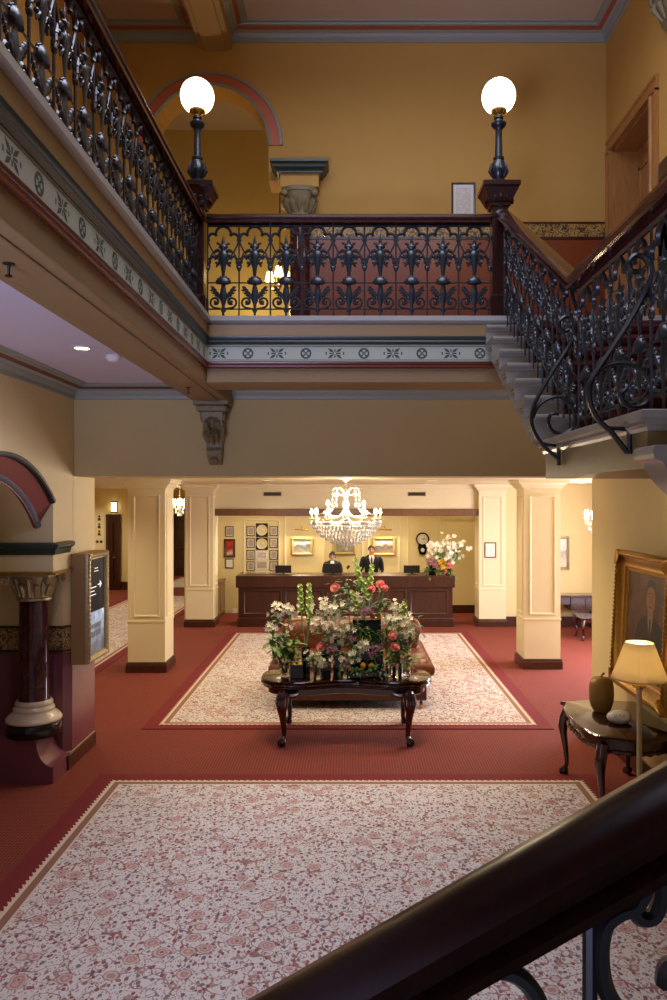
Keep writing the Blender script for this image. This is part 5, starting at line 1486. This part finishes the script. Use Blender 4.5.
# ---- cut flowers
def white_spray(x, y, y0, label, n, spread, dy=0, bs=.045, x0=None, mesh=None, nl=6):
    a = fp(x0 if x0 is not None else x, y0, dy); b = fp(x, y, dy)
    t, pts, d = stem_thing('white_lily_spray', a, b, label, 'flowers', 'white flower sprays')
    n = int(n*1.5); bs *= .85
    for i in range(n):
        q_ = Vector((rnd.gauss(0,1)*spread*.8, rnd.gauss(0,.6)*spread-.02, rnd.gauss(-.1,.8)*spread))
        pos = d+q_; dr = q_.normalized()*.8+Vector((0,-1.0,.35))
        put(mesh or LILY, 'blossom', t, pos, dr, bs*rnd.uniform(.8,1.2))
    mb = MB()
    for i in range(7):
        q_ = Vector((rnd.uniform(-1,1)*spread, rnd.uniform(-.8,.4)*spread, rnd.uniform(-.8,.8)*spread)); mb.tube([d*.8, d*.93+q_*.4+Vector((0,0,-.02)), d+q_], [.004,.003,.002], 4)
    mb.build('twigs', M['stemgreen'], t)
    leaves(t, pts, nl+6, .12, rnd.choice((LEAF,LEAFD)), .35)
    return t
white_spray(277,612,672,'white spray highest at the left end of the arrangement',11,.055,-.05,.042,285)
white_spray(291,609,672,'white spray beside the left green bells',11,.06,-.05,.042,286)
white_spray(271,627,672,'drooping white lilies at the far left edge',6,.045,-.1,.045,284)
white_spray(284,633,672,'white buds low on the left, over the long leaves',8,.06,-.1,.036,285)
white_spray(322,606,640,'large white spray left of centre, its highest stem',15,.075,0,.045,326)
white_spray(337,609,640,'large white spray left of centre, its right stem',14,.07,-.02,.045,328)
white_spray(320,625,650,'large white spray left of centre, its lower left stem',14,.075,-.08,.043,324)
white_spray(338,628,650,'large white spray left of centre, its lower right stem',14,.075,-.06,.043,328)
white_spray(347,632,655,'white spray hanging next to the centre stand',9,.06,-.05,.04,332)
white_spray(312,658,673,'small white cluster low on the left front',13,.06,-.2,.028,318)
white_spray(323,662,673,'small white cluster in the small front vase',13,.06,-.22,.028,318)
white_spray(342,660,673,'small white cluster low before the centre stand',14,.06,-.2,.028,345)
white_spray(361,645,650,'white lilies on the middle step of the stand',7,.05,-.12,.05,352)
white_spray(352,654,665,'white lilies left of the lowest step',6,.05,-.16,.04,347)
white_spray(357,600,612,'pale white blossoms on the top step',8,.06,.10,.034,360)
white_spray(396,607,650,'white spray highest at the right end',10,.05,.1,.04,396)
white_spray(391,620,650,'white lilies upper right beside the stand',9,.055,-.02,.048,390)
white_spray(404,619,650,'white spray near the settee at the right end',9,.055,-.02,.042,400)
white_spray(407,632,655,'white spray low at the right end',9,.055,-.05,.042,405)
white_spray(397,633,655,'white lilies above the lower pink peonies',7,.05,-.05,.042,397)
def peony(x, y, y0, label, dy=0, r=.058, x0=None, name='pink_peony'):
    a = fp(x0 if x0 is not None else x, y0, dy); b = fp(x, y, dy)
    t, pts, d = stem_thing(name, a, b, label, 'flower', 'pink peonies', .03, .006)
    put(PEONY, 'bloom', t, d, (rnd.uniform(-.3,.3),-.9,.6), r)
    leaves(t, pts, 4, .10, LEAFD, .5)
peony(335,588,640,'single pink peony on a tall stem left of centre',.1,.066,337)
peony(371,589,612,'coral pink peony at top centre, left of the pair',.08,.062,369)
peony(380,584,612,'light pink peony at top centre, the highest',.1,.062,374)
peony(384,588,612,'light pink peony at top centre, rightmost of the trio',.06,.058,376)
peony(393,636,660,'upper pink peony of the two at the right end',-.12,.062,397)
peony(395,647,665,'lower pink peony of the two at the right end',-.16,.066,399)
peony(321,647,668,'coral red peony low on the left of centre',-.12,.064,318)
peony(413,633,655,'small pink bloom at the right edge by the settee',-.02,.035,407)
def purple(x, y, y0, label, dy=0, r=.075, x0=None):
    a = fp(x0 if x0 is not None else x, y0, dy); b = fp(x, y, dy)
    t, pts, d = stem_thing('purple_flower_spray', a, b, label, 'flowers', 'purple flower sprays', .03, .005)
    put(SPRAY_P, 'blossoms', t, d, (rnd.uniform(-.3,.3),-.8,.7), r)
    leaves(t, pts, 4, .10, LEAFD, .4)
purple(366,613,622,'purple spray on the top step of the stand',-.02,.085)
purple(331,650,668,'dusky purple spray beside the coral red peony',-.14,.075,326)
purple(376,649,660,'dark purple spray right of the lower lemons',-.12,.08,378)
purple(372,655,665,'dark purple spray over the lowest lemons',-.14,.06,376)
purple(352,640,660,'dusky purple spray at the left side of the stand',-.12,.06,346)
purple(407,642,660,'dusky purple buds at the right end',-.08,.05,406)
def bells(x, y, y0, label, dy=0, n=9, x0=None, L=.34):
    a = fp(x0 if x0 is not None else x, y0, dy); b = fp(x, y, dy)
    t, pts, d = stem_thing('green_bell_stem', a, b, label, 'flowers', 'green bell stems', .03, .007)
    ax = (Vector(pts[-1])-Vector(pts[-4])).normalized(); tot = d.length
    for i in range(n):
        f = 1-i/n*min(.9,L/tot); p = pts[max(0,int(f*(len(pts)-1)))]
        p = Vector(d)*f if False else Vector(p)
        p = Vector(d) - ax*(i*L/n)
        for k in range(3):
            a_ = 2*pi*k/3+i*1.0; put(BELL, 'bell', t, p+Vector((cos(a_)*.010,sin(a_)*.010,0)), (cos(a_),sin(a_),.55), .022+.010*i/n)
    put(LEAF, 'leaf', t, d, (0.1,-.2,1), .05); put(LEAF, 'leaf', t, Vector(d)*.6, (.8,-.3,.5), .09)
bells(300,586,645,'left green bell stem of the pair at the left',.05,9,305)
bells(309,585,645,'right green bell stem of the pair at the left',.08,9,306)
bells(311,597,650,'short green bell stem at the left',.02,7,306)
bells(355,560,612,'tallest green bell stem, rising before the desk',.12,10,366,.42)
bells(372,566,612,'green bell stem in front of the man',.12,10,371,.38)
bells(364,580,612,'green bell stem between the tall pair',.06,8,368,.26)
bells(352,592,625,'pale green bells left of the top step',.02,8,358,.25)
bells(405,604,650,'green bell stem at the right end',.02,6,402,.2)
# foliage stems
def foliage(x, y, y0, label, dy=0, n=18, L=.11, mesh=None, x0=None):
    a = fp(x0 if x0 is not None else x, y0, dy); b = fp(x, y, dy)
    t, pts, d = stem_thing('foliage_stem', a, b, label, 'foliage', 'leafy stems', .05, .005)
    leaves(t, pts, int(n*1.5), L*1.1, mesh or LEAFD, .25)
    d = Vector(pts[-1])
    for i in range(int(n*.8)):
        q_ = Vector((rnd.gauss(0,.05),rnd.gauss(-.02,.04),rnd.gauss(-.03,.06))); put(mesh or LEAFD, 'leaf', t, d+q_, q_.normalized()+Vector((0,-.3,.5)), L*rnd.uniform(.5,.9))
for x, y, y0, dy, n, L, ms, x0, lb in (
    (274,640,672,-.1,18,.20,LEAF,285,'long green leaves leaning left at the left end'),
    (284,645,672,-.1,18,.22,LEAF,286,'upright long leaves in the left clear vase'),
    (292,640,672,-.04,16,.18,LEAF,287,'long green leaves beside the low black vase'),
    (346,580,625,.14,22,.12,LEAFD,350,'dark leafy stem standing tall behind centre'),
    (340,592,640,.12,18,.10,LEAFD,340,'dark leafy stem under the single pink peony'),
    (359,575,612,.15,18,.10,LEAF,364,'fine green stem beside the tallest bells'),
    (330,640,655,.0,22,.12,LEAFD,328,'dark leaves within the white spray'),
    (316,655,672,-.2,24,.10,LEAF,318,'bright leaves low in the small front vase'),
    (343,652,670,-.16,20,.10,LEAFD,345,'dark leaves before the centre stand'),
    (398,610,655,.08,22,.12,LEAF,397,'leafy stem high at the right end'),
    (412,622,655,.02,20,.11,LEAFD,406,'leafy stem leaning toward the settee'),
    (404,650,672,-.08,18,.16,LEAF,405,'long leaves in the right clear vase'),
    (390,650,672,-.12,18,.13,LEAF,390,'leaves in the tall clear vase beside the stand'),
    (356,668,676,-.26,24,.07,LEAFD,362,'dark leaves over the lowest step, left'),
    (378,666,676,-.26,24,.07,LEAFD,372,'dark leaves over the lowest step, right'),
    (352,622,650,-.04,24,.10,LEAFD,350,'dark leaves at the left side of the stand'),
    (386,628,655,.0,24,.10,LEAFD,386,'dark leaves at the right side of the stand'),
    (362,628,640,-.02,26,.09,LEAF,362,'green leaves falling over the front of the top step'),
    (374,632,648,-.03,24,.09,LEAFD,374,'dark leaves falling over the right of the top step'),
    (383,600,620,.06,16,.10,LEAFD,378,'dark leaves under the top pink peonies')):
    foliage(x, y, y0, lb, dy, n, L, ms, x0)
# ---- arrangement on the reception desk
DZ = 1.12; Yd = 17.15; Sd = 777.8/Yd
dp = lambda x, y, dy=0: ((x-350)/Sd, Yd+dy, 2.8-(y-499)/Sd)
def desk_vase(x, w, h, label, kind):
    p = dp(x, 0); t = thing('glass_vase', (p[0],p[1]-.0,DZ), label, 'vase')
    if kind == 'dark': MB().frustum(0,0,[(w,0),(w,h),(w-.01,h),(w-.01,.02),(0,.02)]).build('vase_body', M['smokeglass'], t, smooth=False)
    else: MB().lathe([(0,0),(w,0),(w,h),(w-.006,h),(w-.008,.02),(0,.02)], n=18).build('vase_body', M['glass'], t)
desk_vase(432,.075,.22,'dark square vase of mixed flowers on the desk, left of the white bouquet','dark')
desk_vase(440,.07,.30,'tall glass vase of the white bouquet on the desk','clear')
desk_vase(448,.055,.20,'dark vase at the right end of the reception desk','dark')
fp_save = fp
def fp(x, y, dy=0): return dp(x, y, dy)
for x, y, lb in ((434,545,'left'),(443,541,'top centre'),(452,541,'top right'),(455,549,'right'),(446,552,'centre'),(437,554,'lower left'),(461,546,'far right'),(452,556,'lower right')):
    white_spray(x, y, 568, 'white spray in the desk bouquet, its %s stem' % lb, 8, .10, rnd.uniform(-.06,.06), .06, 440, None, 6)
for x, y, r, lb in ((449,565,.09,'pink peony at the right of the desk flowers'),(445,571,.06,'small pink peony low in the desk flowers')):
    peony(x, y, 573, lb, -.08, r)
for x, y, lb in ((430,562,'purple spray at the left of the desk flowers'),(435,565,'purple spray low in the desk flowers')):
    purple(x, y, 572, lb, -.08, .12)
for x, y, lb in ((441,562,'yellow spray at the centre of the desk flowers'),(443,567,'yellow spray low in the desk flowers')):
    a = dp(x,573,-.1); b = dp(x,y,-.1)
    t, pts, d = stem_thing('yellow_flower_spray', a, b, lb, 'flowers', 'yellow flower sprays', .03, .005)
    put(SPRAY_Y, 'blossoms', t, d, (0,-.8,.7), .10); leaves(t, pts, 4, .12, LEAFD, .4)
for x, y, lb in ((427,570,'trailing dark leaves at the left of the desk flowers'),(458,553,'green leaves at the right of the desk bouquet'),(440,550,'green leaves inside the desk bouquet'),(450,572,'dark leaves at the foot of the desk flowers')):
    foliage(x, y, 572, lb, -.03, 22, .16, rnd.choice((LEAF,LEAFD)), 440)
fp = fp_save
# ================================================================ THE TWO CLERKS
def skin_body(name, joints, bones, mat, parent):
    names = list(joints); idx = {n: i for i, n in enumerate(names)}
    me = bpy.data.meshes.new(name)
    me.from_pydata([joints[n][0] for n in names], [(idx[a],idx[b]) for a,b in bones], [])
    o = bpy.data.objects.new(name, me); COL.objects.link(o); o.parent = parent
    md = o.modifiers.new('skin', 'SKIN'); md.use_smooth_shade = True
    for i, n in enumerate(names):
        r = joints[n][1]; r = r if isinstance(r, tuple) else (r, r)
        me.skin_vertices[0].data[i].radius = r
        me.skin_vertices[0].data[i].use_root = (n == 'pelvis')
    sd = o.modifiers.new('smooth', 'SUBSURF'); sd.levels = 2; sd.render_levels = 2
    me.materials.append(mat)
    return o
def person(x, y, label, H, female, rz=0):
    t = thing('person', (x,y,0), label, 'person', None, rz)
    k = H/1.74
    J = {}; B = []
    def j(n, p, r): J[n] = (tuple(c*k for c in p), tuple(c*k for c in r) if isinstance(r, tuple) else r*k)
    sw = .17 if female else .195
    lean = -.05 if female else 0
    j('pelvis',(0,0,.93),(.135,.10)); j('waist',(0,0,1.08),(.12,.09)); j('chest',(0,lean*.4,1.28),(.145 if not female else .13,.10)); j('collar',(0,lean*.8,1.42),(.065,.055)); j('neck',(0,lean,1.50),.052); 
    B += [('pelvis','waist'),('waist','chest'),('chest','collar'),('collar','neck')]
    tilt = -.05 if female else -.01
    j('jaw',(0,lean+tilt*.5-.012,1.565),(.062,.072)); j('brow',(0,lean+tilt,1.645),(.076,.092)); j('crown',(0,lean+tilt*.7+.01,1.70),(.06,.075))
    B += [('neck','jaw'),('jaw','brow'),('brow','crown')]
    for s_, n in ((-1,'l'),(1,'r')):
        j('shoulder'+n,(s_*sw,lean*.5,1.40),.046); j('elbow'+n,(s_*(sw+.045),lean-.03+.05,1.14),.042); 
        hy, hz = (-.30,1.13) if female else (-.20,1.02)
        j('wrist'+n,(s_*(sw-.02),hy+.03,hz),.028); j('palm'+n,(s_*(sw-.045),hy-.05,hz),(.036,.018))
        B += [('collar','shoulder'+n),('shoulder'+n,'elbow'+n),('elbow'+n,'wrist'+n),('wrist'+n,'palm'+n)]
        for i, (dx, L) in enumerate(((-.03,.068),(-.010,.078),(.010,.072),(.028,.058))):
            b = (s_*(sw-.045)+dx,hy-.085,hz); j('k%s%d'%(n,i), b, .0095); j('t%s%d'%(n,i), (b[0],b[1]-L*.55,b[2]-.012), .0085); j('e%s%d'%(n,i), (b[0],b[1]-L*.95,b[2]-.035), .007)
            B += [('palm'+n,'k%s%d'%(n,i)),('k%s%d'%(n,i),'t%s%d'%(n,i)),('t%s%d'%(n,i),'e%s%d'%(n,i))]
        j('th0'+n,(s_*(sw-.085),hy-.03,hz-.005),.011); j('th1'+n,(s_*(sw-.105),hy-.07,hz-.015),.009)
        B += [('palm'+n,'th0'+n),('th0'+n,'th1'+n)]
        j('hip'+n,(s_*.09,0,.88),.085); j('knee'+n,(s_*.095,-.01,.49),.058); j('ankle'+n,(s_*.095,.02,.08),.038); j('toe'+n,(s_*.105,-.14,.03),(.038,.026))
        B += [('pelvis','hip'+n),('hip'+n,'knee'+n),('knee'+n,'ankle'+n),('ankle'+n,'toe'+n)]
    sk = M['skin2'] if female else M['skin']
    body = skin_body('body', J, B, sk, t)
    S = lambda p: tuple(c*k for c in p)
    hx, hy, hz = 0, lean+tilt, 1.62
    # face
    mb = MB()
    mb.tube([S((0,hy-.088,hz+.03)),S((0,hy-.108,hz-.008)),S((0,hy-.092,hz-.018))], [.008*k,.014*k,.012*k], 7)
    for s_ in (-1,1): mb.ball(S((s_*.078,hy+.012,hz)), tuple(c*k for c in (.012,.02,.032)), 8, 6)
    mb.build('face_features', sk, body)
    mb = MB()
    for s_ in (-1,1):
        mb.ball(S((s_*.03,hy-.083,hz+.022)), tuple(c*k for c in (.012,.008,.006)), 8, 6)
        mb.tube([S((s_*.014,hy-.09,hz+.04)),S((s_*.032,hy-.09,hz+.046)),S((s_*.05,hy-.078,hz+.04))], .005*k, 5)
    mb.build('eyes_and_brows', M['hair'], body)
    MB().ball(S((0,hy-.078,hz-.05)), tuple(c*k for c in (.026,.012,.008)), 10, 6).build('lips', plain('lips','#A0564A',.5), body)
    if female:      # dark spectacles
        mb = MB()
        for s_ in (-1,1): mb.tube([S((s_*.033+.026*cos(a*pi/6),hy-.098,hz+.02+.018*sin(a*pi/6))) for a in range(12)], .003*k, 5, closed=True)
        mb.tube([S((-.01,hy-.1,hz+.024)),S((.01,hy-.1,hz+.024))], .003*k, 5)
        mb.build('spectacles', M['black'], body)
    # hair
    def hairf(u, v):
        a = 2*pi*u; ph = v*(.60 if not female else .63)*pi
        front = max(0, cos(a+pi/2))     # facing -Y
        lim = ph*(1-.45*front) if not female else ph*(1-.42*front)
        r = (.086,.100,.10)
        return S((r[0]*sin(lim)*cos(a), hy+.014+r[1]*sin(lim)*sin(a), hz+.02+r[2]*cos(lim) - (.035*max(0,(v-.7)/.3)*(1-front) if female else 0)))
    MB().grid(hairf, 24, 10).build('hair', M['hair'], body).modifiers.new('thickness','SOLIDIFY').thickness = .012
    # jacket: shaped shell of rings with lapel opening, sleeves, trousers
    mb = MB()
    def ringp(z, rx, ry, y=0, n=24, gap=0):
        return [(rx*cos(2*pi*i/n-pi/2)*k, (y+ry*sin(2*pi*i/n-pi/2))*k, z*k) for i in range(n)]
    L = [(.80,.185,.14,0),(.95,.175,.135,0),(1.08,.155,.125,0),(1.22,.175,.135,lean*.3),(1.34,.195,.14,lean*.5),(1.43,sw+.03,.13,lean*.7),(1.475,.145,.105,lean*.9),(1.51,.08,.082,lean)]
    n = 24; vs = []
    for z, rx, ry, y in L: vs += ringp(z, rx, ry, y)
    fs = [(a*n+i,a*n+(i+1)%n,(a+1)*n+(i+1)%n,(a+1)*n+i) for a in range(len(L)-1) for i in range(n)]
    mb.add(vs, fs); o = mb.build('jacket', M['suit'], body); o.modifiers.new('round','SUBSURF').levels = 1
    for s_, n_ in ((-1,'l'),(1,'r')):
        g = lambda q_: J[q_+n_][0]
        a, b, c = (Vector(g('shoulder')), Vector(g('elbow')), Vector(g('wrist')))
        MB().tube(smooth_path([a+Vector((-s_*.05,0,.0)),a,b,c],4), [.060*k]*3+[.064*k]+[.067*k,.066*k,.066*k,.06*k]+[.056*k,.052*k,.048*k,.044*k,.042*k], 12).build('sleeve', M['suit'], body)
        a, b, c = (Vector(g('hip')), Vector(g('knee')), Vector(g('ankle')))
        MB().tube(smooth_path([a+Vector((0,0,.06)),a,b,c],4), [.105*k]*4+[.10*k,.095*k,.09*k,.084*k]+[.078*k,.072*k,.068*k,.064*k,.062*k], 12).build('trouser_leg', M['suit'], body)
        p = Vector(g('ankle')); MB().ball((p.x+s_*.004,p.y-.06*k,.04*k), (.05*k,.135*k,.042*k), 12, 8).build('shoe', M['black'], body)
    # shirt front and tie
    mb = MB().add([S(p) for p in ((-.055,lean-.06,1.50),(.055,lean-.06,1.50),(.062,lean*.8-.112,1.44),(0,lean*.4-.152,1.20),(-.062,lean*.8-.112,1.44))], [(0,1,2,3,4)])
    mb.add([S(p) for p in ((-.055,lean-.02,1.50),(.055,lean-.02,1.50),(.062,lean*.8-.07,1.44),(0,lean*.4-.11,1.20),(-.062,lean*.8-.07,1.44))], [(4,3,2,1,0)])
    mb.add(mb.v[:10], [(0,1,6,5),(1,2,7,6),(2,3,8,7),(3,4,9,8),(4,0,5,9)])
    mb.v = [(x*(.8 if female else 1.0),y-.035*k,z) for x,y,z in mb.v]
    mb.build('shirt', M['shirt'], body, smooth=False)
    if not female:
        MB().prism([(-.014,1.485),(.014,1.485),(.01,1.46),(.024,1.30),(0,1.24),(-.024,1.30),(-.01,1.46)], 'y', -.20, -.13).xf(Matrix.Scale(k,4)).build('tie', M['black'], body)
    return t
person((371.5-350)/42.6, 18.25, 'man in a black suit and white shirt standing behind the desk', 1.72, False)
person((332.5-350)/42.6, 18.22, 'woman in black with glasses behind the desk, looking down at a screen', 1.58, True)
# ================================================================ LIGHTS AND CAMERA
def area(name, loc, rot, sx, sy, col, power, spread=180):
    l = bpy.data.lights.new(name, 'AREA'); l.shape = 'RECTANGLE'; l.size = sx; l.size_y = sy
    l.energy = power; l.color = lin(col)[:3]; l.spread = radians(spread)
    o = bpy.data.objects.new(name, l); COL.objects.link(o); o.location = loc; o.rotation_euler = rot; return o
def point(name, loc, col, power, r=.05):
    l = bpy.data.lights.new(name, 'POINT'); l.energy = power; l.color = lin(col)[:3]; l.shadow_soft_size = r
    o = bpy.data.objects.new(name, l); COL.objects.link(o); o.location = loc; return o
def spot(name, loc, col, power, size=110, blend=.6, r=.06, rot=(0,0,0)):
    l = bpy.data.lights.new(name, 'SPOT'); l.energy = power; l.color = lin(col)[:3]; l.spot_size = radians(size); l.spot_blend = blend; l.shadow_soft_size = r
    o = bpy.data.objects.new(name, l); COL.objects.link(o); o.location = loc; o.rotation_euler = rot; return o
WARM = '#FFE2B8'; WARM2 = '#FFEBCB'; DAY = '#DEE4FF'
# daylight from the skylight over the stair well; added lamp low behind the eye lights the gallery ceiling
area('skylight_daylight', (.2,4.3,8.1), (0,0,0), 3.0, 3.6, DAY, 230, 165)
area('gallery_ceiling_fill', (-1.9,-2.4,1.4), (radians(135),0,radians(0)), 1.8, 1.6, '#BFC6FF', 200, 90)
def lobby_light(x, y, p):
    mb = MB().lathe([(.09,0),(.10,-.008),(.075,-.012),(.07,-.004)], (x,y,LZ), n=20); mb.build('downlight_ring', M['paper'], LOBBY_CEIL)
    MB().lathe([(0,-.007),(.07,-.006)], (x,y,LZ), n=20).build('downlight_lens', M['ceildisc'], LOBBY_CEIL)
    spot('downlight_lamp', (x,y,LZ-.05), WARM2, p*K, 150, .9, .08)
K = 1.33
for x, y, p in ((-1.4,9.9,70),(1.4,9.9,70),(-1.4,13.2,80),(1.4,13.2,80),(0,15.6,90),(-1.7,16.2,70),(1.6,16.2,70),(-4.6,11.5,110),(-5.2,15.5,110),(-5.2,19.5,110),(-7.8,22.6,110),(-5.0,26.5,110),(4.4,12,20),(4.6,15.5,25),(-.85,9.02,70),(.85,9.02,70)):  # added downlights: lintel pair lights the flowers, middle one the clerks' faces
    lobby_light(x, y, p)
for x, y, p in ((-2.2,17.8,60),(-.9,17.7,55),(.3,17.7,55),(1.5,17.8,55),(2.8,18.2,16)):
    lobby_light(x, y, p)
for x in ((302-350)/RSs, (384.5-350)/RSs):
    area('picture_light_glow', (x,RW-.17,2.02), (radians(-35),0,0), .34, .04, WARM, 16)
point('chandelier_glow', (-.06,11.3,2.62), WARM2, 110, .25)
point('left_chandelier_glow', (-4.38,20.0,2.55), WARM2, 25, .1)
point('right_chandelier_glow', (4.40,14.0,2.3), WARM2, 6, .1)
# right wing daylight
area('wing_window_daylight', (5.9,13.0,1.7), (0,radians(90),0), 2.2, 3.0, '#EEE8FF', 420)
# table lamp, corridor chandelier, globes, gallery downlight
point('floor_lamp_glow', (2.455,6.6,1.42), '#FFE4BC', 34, .04)
point('corridor_glow', (-1.3,10.4,5.3), '#FFE6B4', 34, .12)
spot('gallery_downlight_lamp', (-2.12,6.15,3.97), '#E6DCFF', 40, 130, .8, .05)
w = bpy.data.worlds.new('World'); SC.world = w; w.use_nodes = True
w.node_tree.nodes['Background'].inputs[0].default_value = lin('#BFC4DA'); w.node_tree.nodes['Background'].inputs[1].default_value = .25
cam = bpy.data.cameras.new('camera'); cam.sensor_fit = 'VERTICAL'; cam.sensor_height = 36; cam.sensor_width = 24; cam.lens = 28.0
cam.shift_x = -16.5/1000; cam.shift_y = -1.0/1000; cam.clip_start = .05
co = bpy.data.objects.new('camera', cam); COL.objects.link(co); co.location = (0,0,2.8); co.rotation_euler = (radians(90),0,0); SC.camera = co
vs = SC.view_settings; SC.display_settings.display_device = 'sRGB'
vs.view_transform = 'Standard'; vs.look = 'None'; vs.gamma = 1; vs.use_curve_mapping = False; vs.exposure = 0
cy = SC.cycles; cy.max_bounces = 8; cy.diffuse_bounces = 5; cy.glossy_bounces = 4; cy.transmission_bounces = 6; cy.transparent_max_bounces = 8
cy.sample_clamp_indirect = 4; cy.caustics_reflective = False; cy.caustics_refractive = False; cy.use_denoising = True
